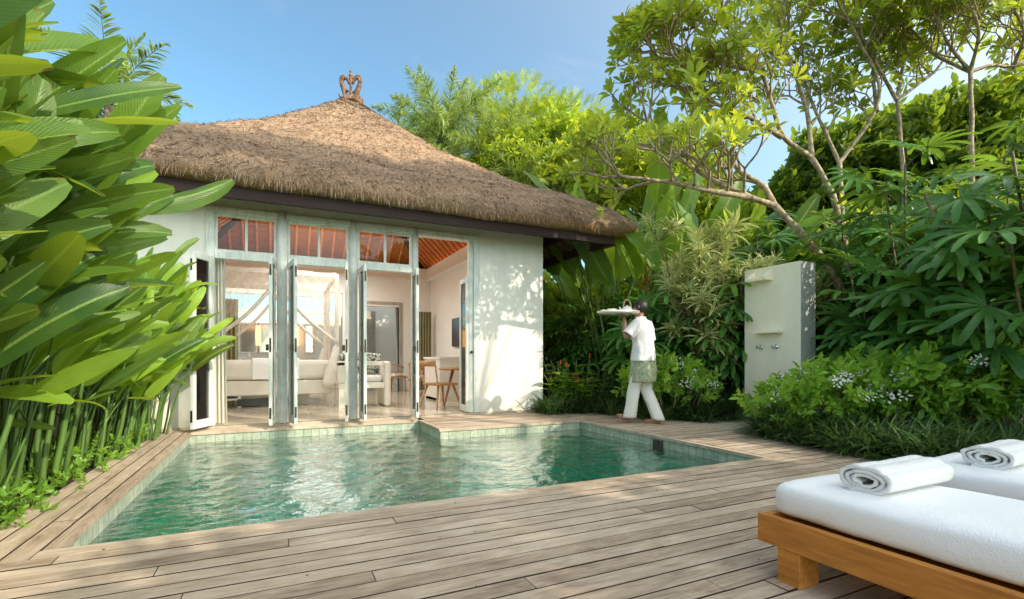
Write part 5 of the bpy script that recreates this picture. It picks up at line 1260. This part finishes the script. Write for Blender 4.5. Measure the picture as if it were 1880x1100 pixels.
torso = loft('shirt', [(bd(.0, 0, .86), .205, .165), (bd(0, 0, 1.0), .195, .155), (bd(.01, 0, 1.15), .195, .145), (bd(.015, 0, 1.3), .215, .145), (bd(.02, 0, 1.37), .205, .125), (bd(.03, 0, 1.42), .13, .1), (bd(.04, 0, 1.44), .075, .075), (bd(.045, 0, 1.475), .066, .068)], 'shirt_cloth', fold=.012)
def sleeve(a, b, r0, r1, f=.9):
    a = np.asarray(a); b = np.asarray(b); e = a+(b-a)*f; B = basis(b-a, (0.1, .1, 1))[0]
    return loft('s', [(a-(b-a)*.15, r0*.8, r0*.8), (a+(b-a)*.1, r0, r0), ((a+e)/2, (r0+r1)/2, (r0+r1)/2), (e, r1, r1)], 'x', n=18, fold=.012, axis=(B[:, 1], B[:, 2]))
shirt = joinm([torso, sleeve(shL, elL, .078, .085, .82), sleeve(shR, elR, .078, .08, .82)])
so = shirt.build('shirt', 'shirt_cloth', person); sd = so.modifiers.new('sol', 'SOLIDIFY'); sd.thickness = .004
sar = loft('sarong', [(bd(.02, 0, .575), .185, .185), (bd(.01, 0, .75), .19, .175), (bd(0, 0, .9), .185, .155)], 'sarong_cloth', fold=.008, seed=3)
so = sar.build('sarong', 'sarong_cloth', person); sd = so.modifiers.new('sol', 'SOLIDIFY'); sd.thickness = .004
def leg(h, k, a, s, kk):
    h = np.asarray(h); return loft('l', [(h, .085, .10), ((h+k)/2, .088, .092), (k, .078, .082), ((k+a)/2, .076, .08), (np.asarray(a)+np.array([0, 0, -.03]), .078, .088)], 'x', n=20, fold=.01, seed=s)
tr_ = joinm([leg(hipL, knL, anL, 1, 0), leg(hipR, knR, anR, 5, 0)])
so = tr_.build('trousers', 'trouser_cloth', person); sd = so.modifiers.new('sol', 'SOLIDIFY'); sd.thickness = .004
# hair: cap around back and top of head
m = M(); V = []; n = 26; k = 12
for i in range(k+1):
    ph = i/k*pi*.80
    for j in range(n):
        a = j*2*pi/n; front = max(0, sin(a)); pe = ph*(1-.52*front)
        rr = .094+.004*noise.noise(Vector((cos(a)*5, sin(a)*5, i*.6)))
        V.append(L_(bd(.035, 0, 1.615)+RG*cos(a)*sin(pe)*rr*.94+HD*sin(a)*sin(pe)*rr*1.05+np.array([0, 0, cos(pe)*rr*1.06])))
m.add(V, [(i*n+j, i*n+(j+1) % n, (i+1)*n+(j+1) % n, (i+1)*n+j) for i in range(k) for j in range(n)]); m.build('hair', 'hair', person)
# tray and what is on it
TC = bd(.20, -.27, TZ); ta = math.atan2(RT[1]*.8-.0, RT[0]*.8)
tray = thing('serving_tray', 'pale oval serving tray balanced on the raised hand of the walking person', 'tray', tuple(TC-RT[0]*np.array([.07, 0, 0])+np.array([0, RT[1]*-.07, 0])), ta)
m = M(); m.lathe([(0, 0), (.27, 0), (.285, .012), (.29, .034), (.282, .034), (.272, .014), (0, .013)], 40, sx=1, sy=.72); m.build('tray_body', 'ceramic', tray)
def ontray(x, y): 
    c, s = cos(ta), sin(ta); t = tray.location; return (t[0]+c*x-s*y, t[1]+s*x+c*y, TZ+.0135)
tp = thing('teapot', 'cream teapot with tall arched rattan handle on the tray', 'teapot', ontray(.12, 0), ta)
m = M(); m.lathe([(0, 0), (.055, 0), (.072, .03), (.07, .055), (.045, .08), (.03, .085), (.012, .09), (.012, .1), (0, .104)], 20); m.tube([(-.06, 0, .03), (-.09, 0, .05), (-.105, 0, .08)], [.014, .011, .008], 8); m.build('pot', 'ceramic', tp)
m = M(); a = np.linspace(0, pi, 14); m.tube([(cos(t)*.05, 0, .07+sin(t)*.11) for t in a], .011, 8); m.build('handle', 'rattan', tp)
bw = M(); bw.lathe([(0, 0), (.03, 0), (.065, .045), (.068, .05), (.06, .048), (.03, .01), (0, .008)], 20); tag(bw.build('bowl', 'ceramic', loc=ontray(-.09, 0)), 'white bowl in the middle of the tray', 'bowl')
fr_ = M(); fr_.lathe([(0, 0), (.022, .006), (.03, .025), (.02, .045), (0, .05)], 12); tag(fr_.build('red_fruit', 'fruit_red', loc=ontray(.0, .03)), 'small red fruit between bowl and teapot on the tray', 'fruit')
for k, (x, y, lb) in enumerate(((-.2, 0, 'bread roll at the left end of the tray'), (.21, .01, 'bread roll at the right end of the tray by the shoulder'))):
    m = M(); m.lathe([(0, 0), (.035, .004), (.045, .02), (.03, .04), (0, .046)], 14, sx=1.2, sy=.8); tag(m.build('bread_roll', 'bread', loc=ontray(x, y)), lb, 'bread', 'bread rolls on the tray')

# ================================================================== LIGHT, SKY, CAMERA
SUN_EL, SUN_AZ = radians(31), radians(33)      # azimuth: from -Y towards +X
sd_ = Vector((sin(SUN_AZ)*cos(SUN_EL), -cos(SUN_AZ)*cos(SUN_EL), sin(SUN_EL)))
sl = bpy.data.lights.new('sun', 'SUN'); sl.energy = 5.0; sl.angle = radians(.53); sl.color = (1, .90, .74)
so = bpy.data.objects.new('sun', sl); C.objects.link(so); so.rotation_euler = (-sd_).to_track_quat('-Z', 'Y').to_euler(); so.location = sd_*40
for (lx, ly, e) in ((1.0, 9.2, 75), (1.0, 12.0, 75)):  # area lights added to fill the dim room and ceiling, without fixtures
    al = bpy.data.lights.new('room_fill', 'AREA'); al.size = 1.6; al.energy = e; al.color = (1, .97, .91)
    ao = bpy.data.objects.new('room_fill', al); C.objects.link(ao); ao.location = (lx, ly, 3.1); ao.rotation_euler = (0, 0, 0)
    al = bpy.data.lights.new('ceiling_fill', 'AREA'); al.size = 1.2; al.energy = e*.5; al.color = (1, .86, .70)
    ao = bpy.data.objects.new('ceiling_fill', al); C.objects.link(ao); ao.location = (lx, ly, 3.15); ao.rotation_euler = (pi, 0, 0)
w = bpy.data.worlds.new('World'); bpy.context.scene.world = w; w.use_nodes = True; nt = w.node_tree; nt.nodes.clear()
sky = nd(nt, 'ShaderNodeTexSky', sky_type='NISHITA'); sky.sun_disc = False; sky.sun_elevation = SUN_EL; sky.sun_rotation = pi-SUN_AZ
sky.air_density = 1.0; sky.dust_density = .8; sky.ozone_density = 1.2
tc = nd(nt, 'ShaderNodeTexCoord'); mp = nd(nt, 'ShaderNodeMapping'); mp.inputs['Scale'].default_value = (1.3, 1.3, 4); lk(nt, tc.outputs['Generated'], mp.inputs[0])
cl = ramp(nt, nz(nt, mp.outputs[0], 2.3, 7, .62, .5), [(.52, (0, 0, 0)), (.85, (.30, .30, .30))])
col = mix(nt, cl, mix(nt, 1.0, sky.outputs[0], (1.30, 1.78, 1.74), 'MULTIPLY'), (5.5, 6.0, 6.3))
# hazy warm glow added to the sky around the sun to fill shaded areas
vm = nd(nt, 'ShaderNodeVectorMath', operation='DOT_PRODUCT'); lk(nt, tc.outputs['Generated'], vm.inputs[0]); vm.inputs[1].default_value = tuple(sd_)
lobe = mth(nt, 'POWER', mth(nt, 'MAXIMUM', mth(nt, 'MULTIPLY_ADD', vm.outputs['Value'], .5, .5), 0.0), 4.0)
col = mix(nt, 1.0, col, mix(nt, lobe, (0, 0, 0), (17.5, 15.5, 12.4)), 'ADD')
bg = nd(nt, 'ShaderNodeBackground'); bg.inputs[1].default_value = .15; lk(nt, col, bg.inputs[0]); ow = nd(nt, 'ShaderNodeOutputWorld'); lk(nt, bg.outputs[0], ow.inputs[0])
cam = bpy.data.cameras.new('camera'); co = bpy.data.objects.new('camera', cam); C.objects.link(co)
cam.sensor_width = 36; cam.lens = F_/1880*36; cam.shift_y = (YH-550)/1880; cam.clip_end = 2000; cam.clip_start = .05
co.location = (0, 0, H_); co.rotation_euler = (pi/2, 0, -YAW); bpy.context.scene.camera = co
sc = bpy.context.scene
sc.view_settings.view_transform = 'Standard'; sc.view_settings.look = 'None'; sc.view_settings.exposure = 0
sc.render.engine = 'CYCLES'; cy = sc.cycles
cy.use_denoising = True; cy.max_bounces = 9; cy.diffuse_bounces = 4; cy.glossy_bounces = 4; cy.transmission_bounces = 4; cy.transparent_max_bounces = 12
cy.caustics_reflective = False; cy.caustics_refractive = False; cy.sample_clamp_indirect = 6
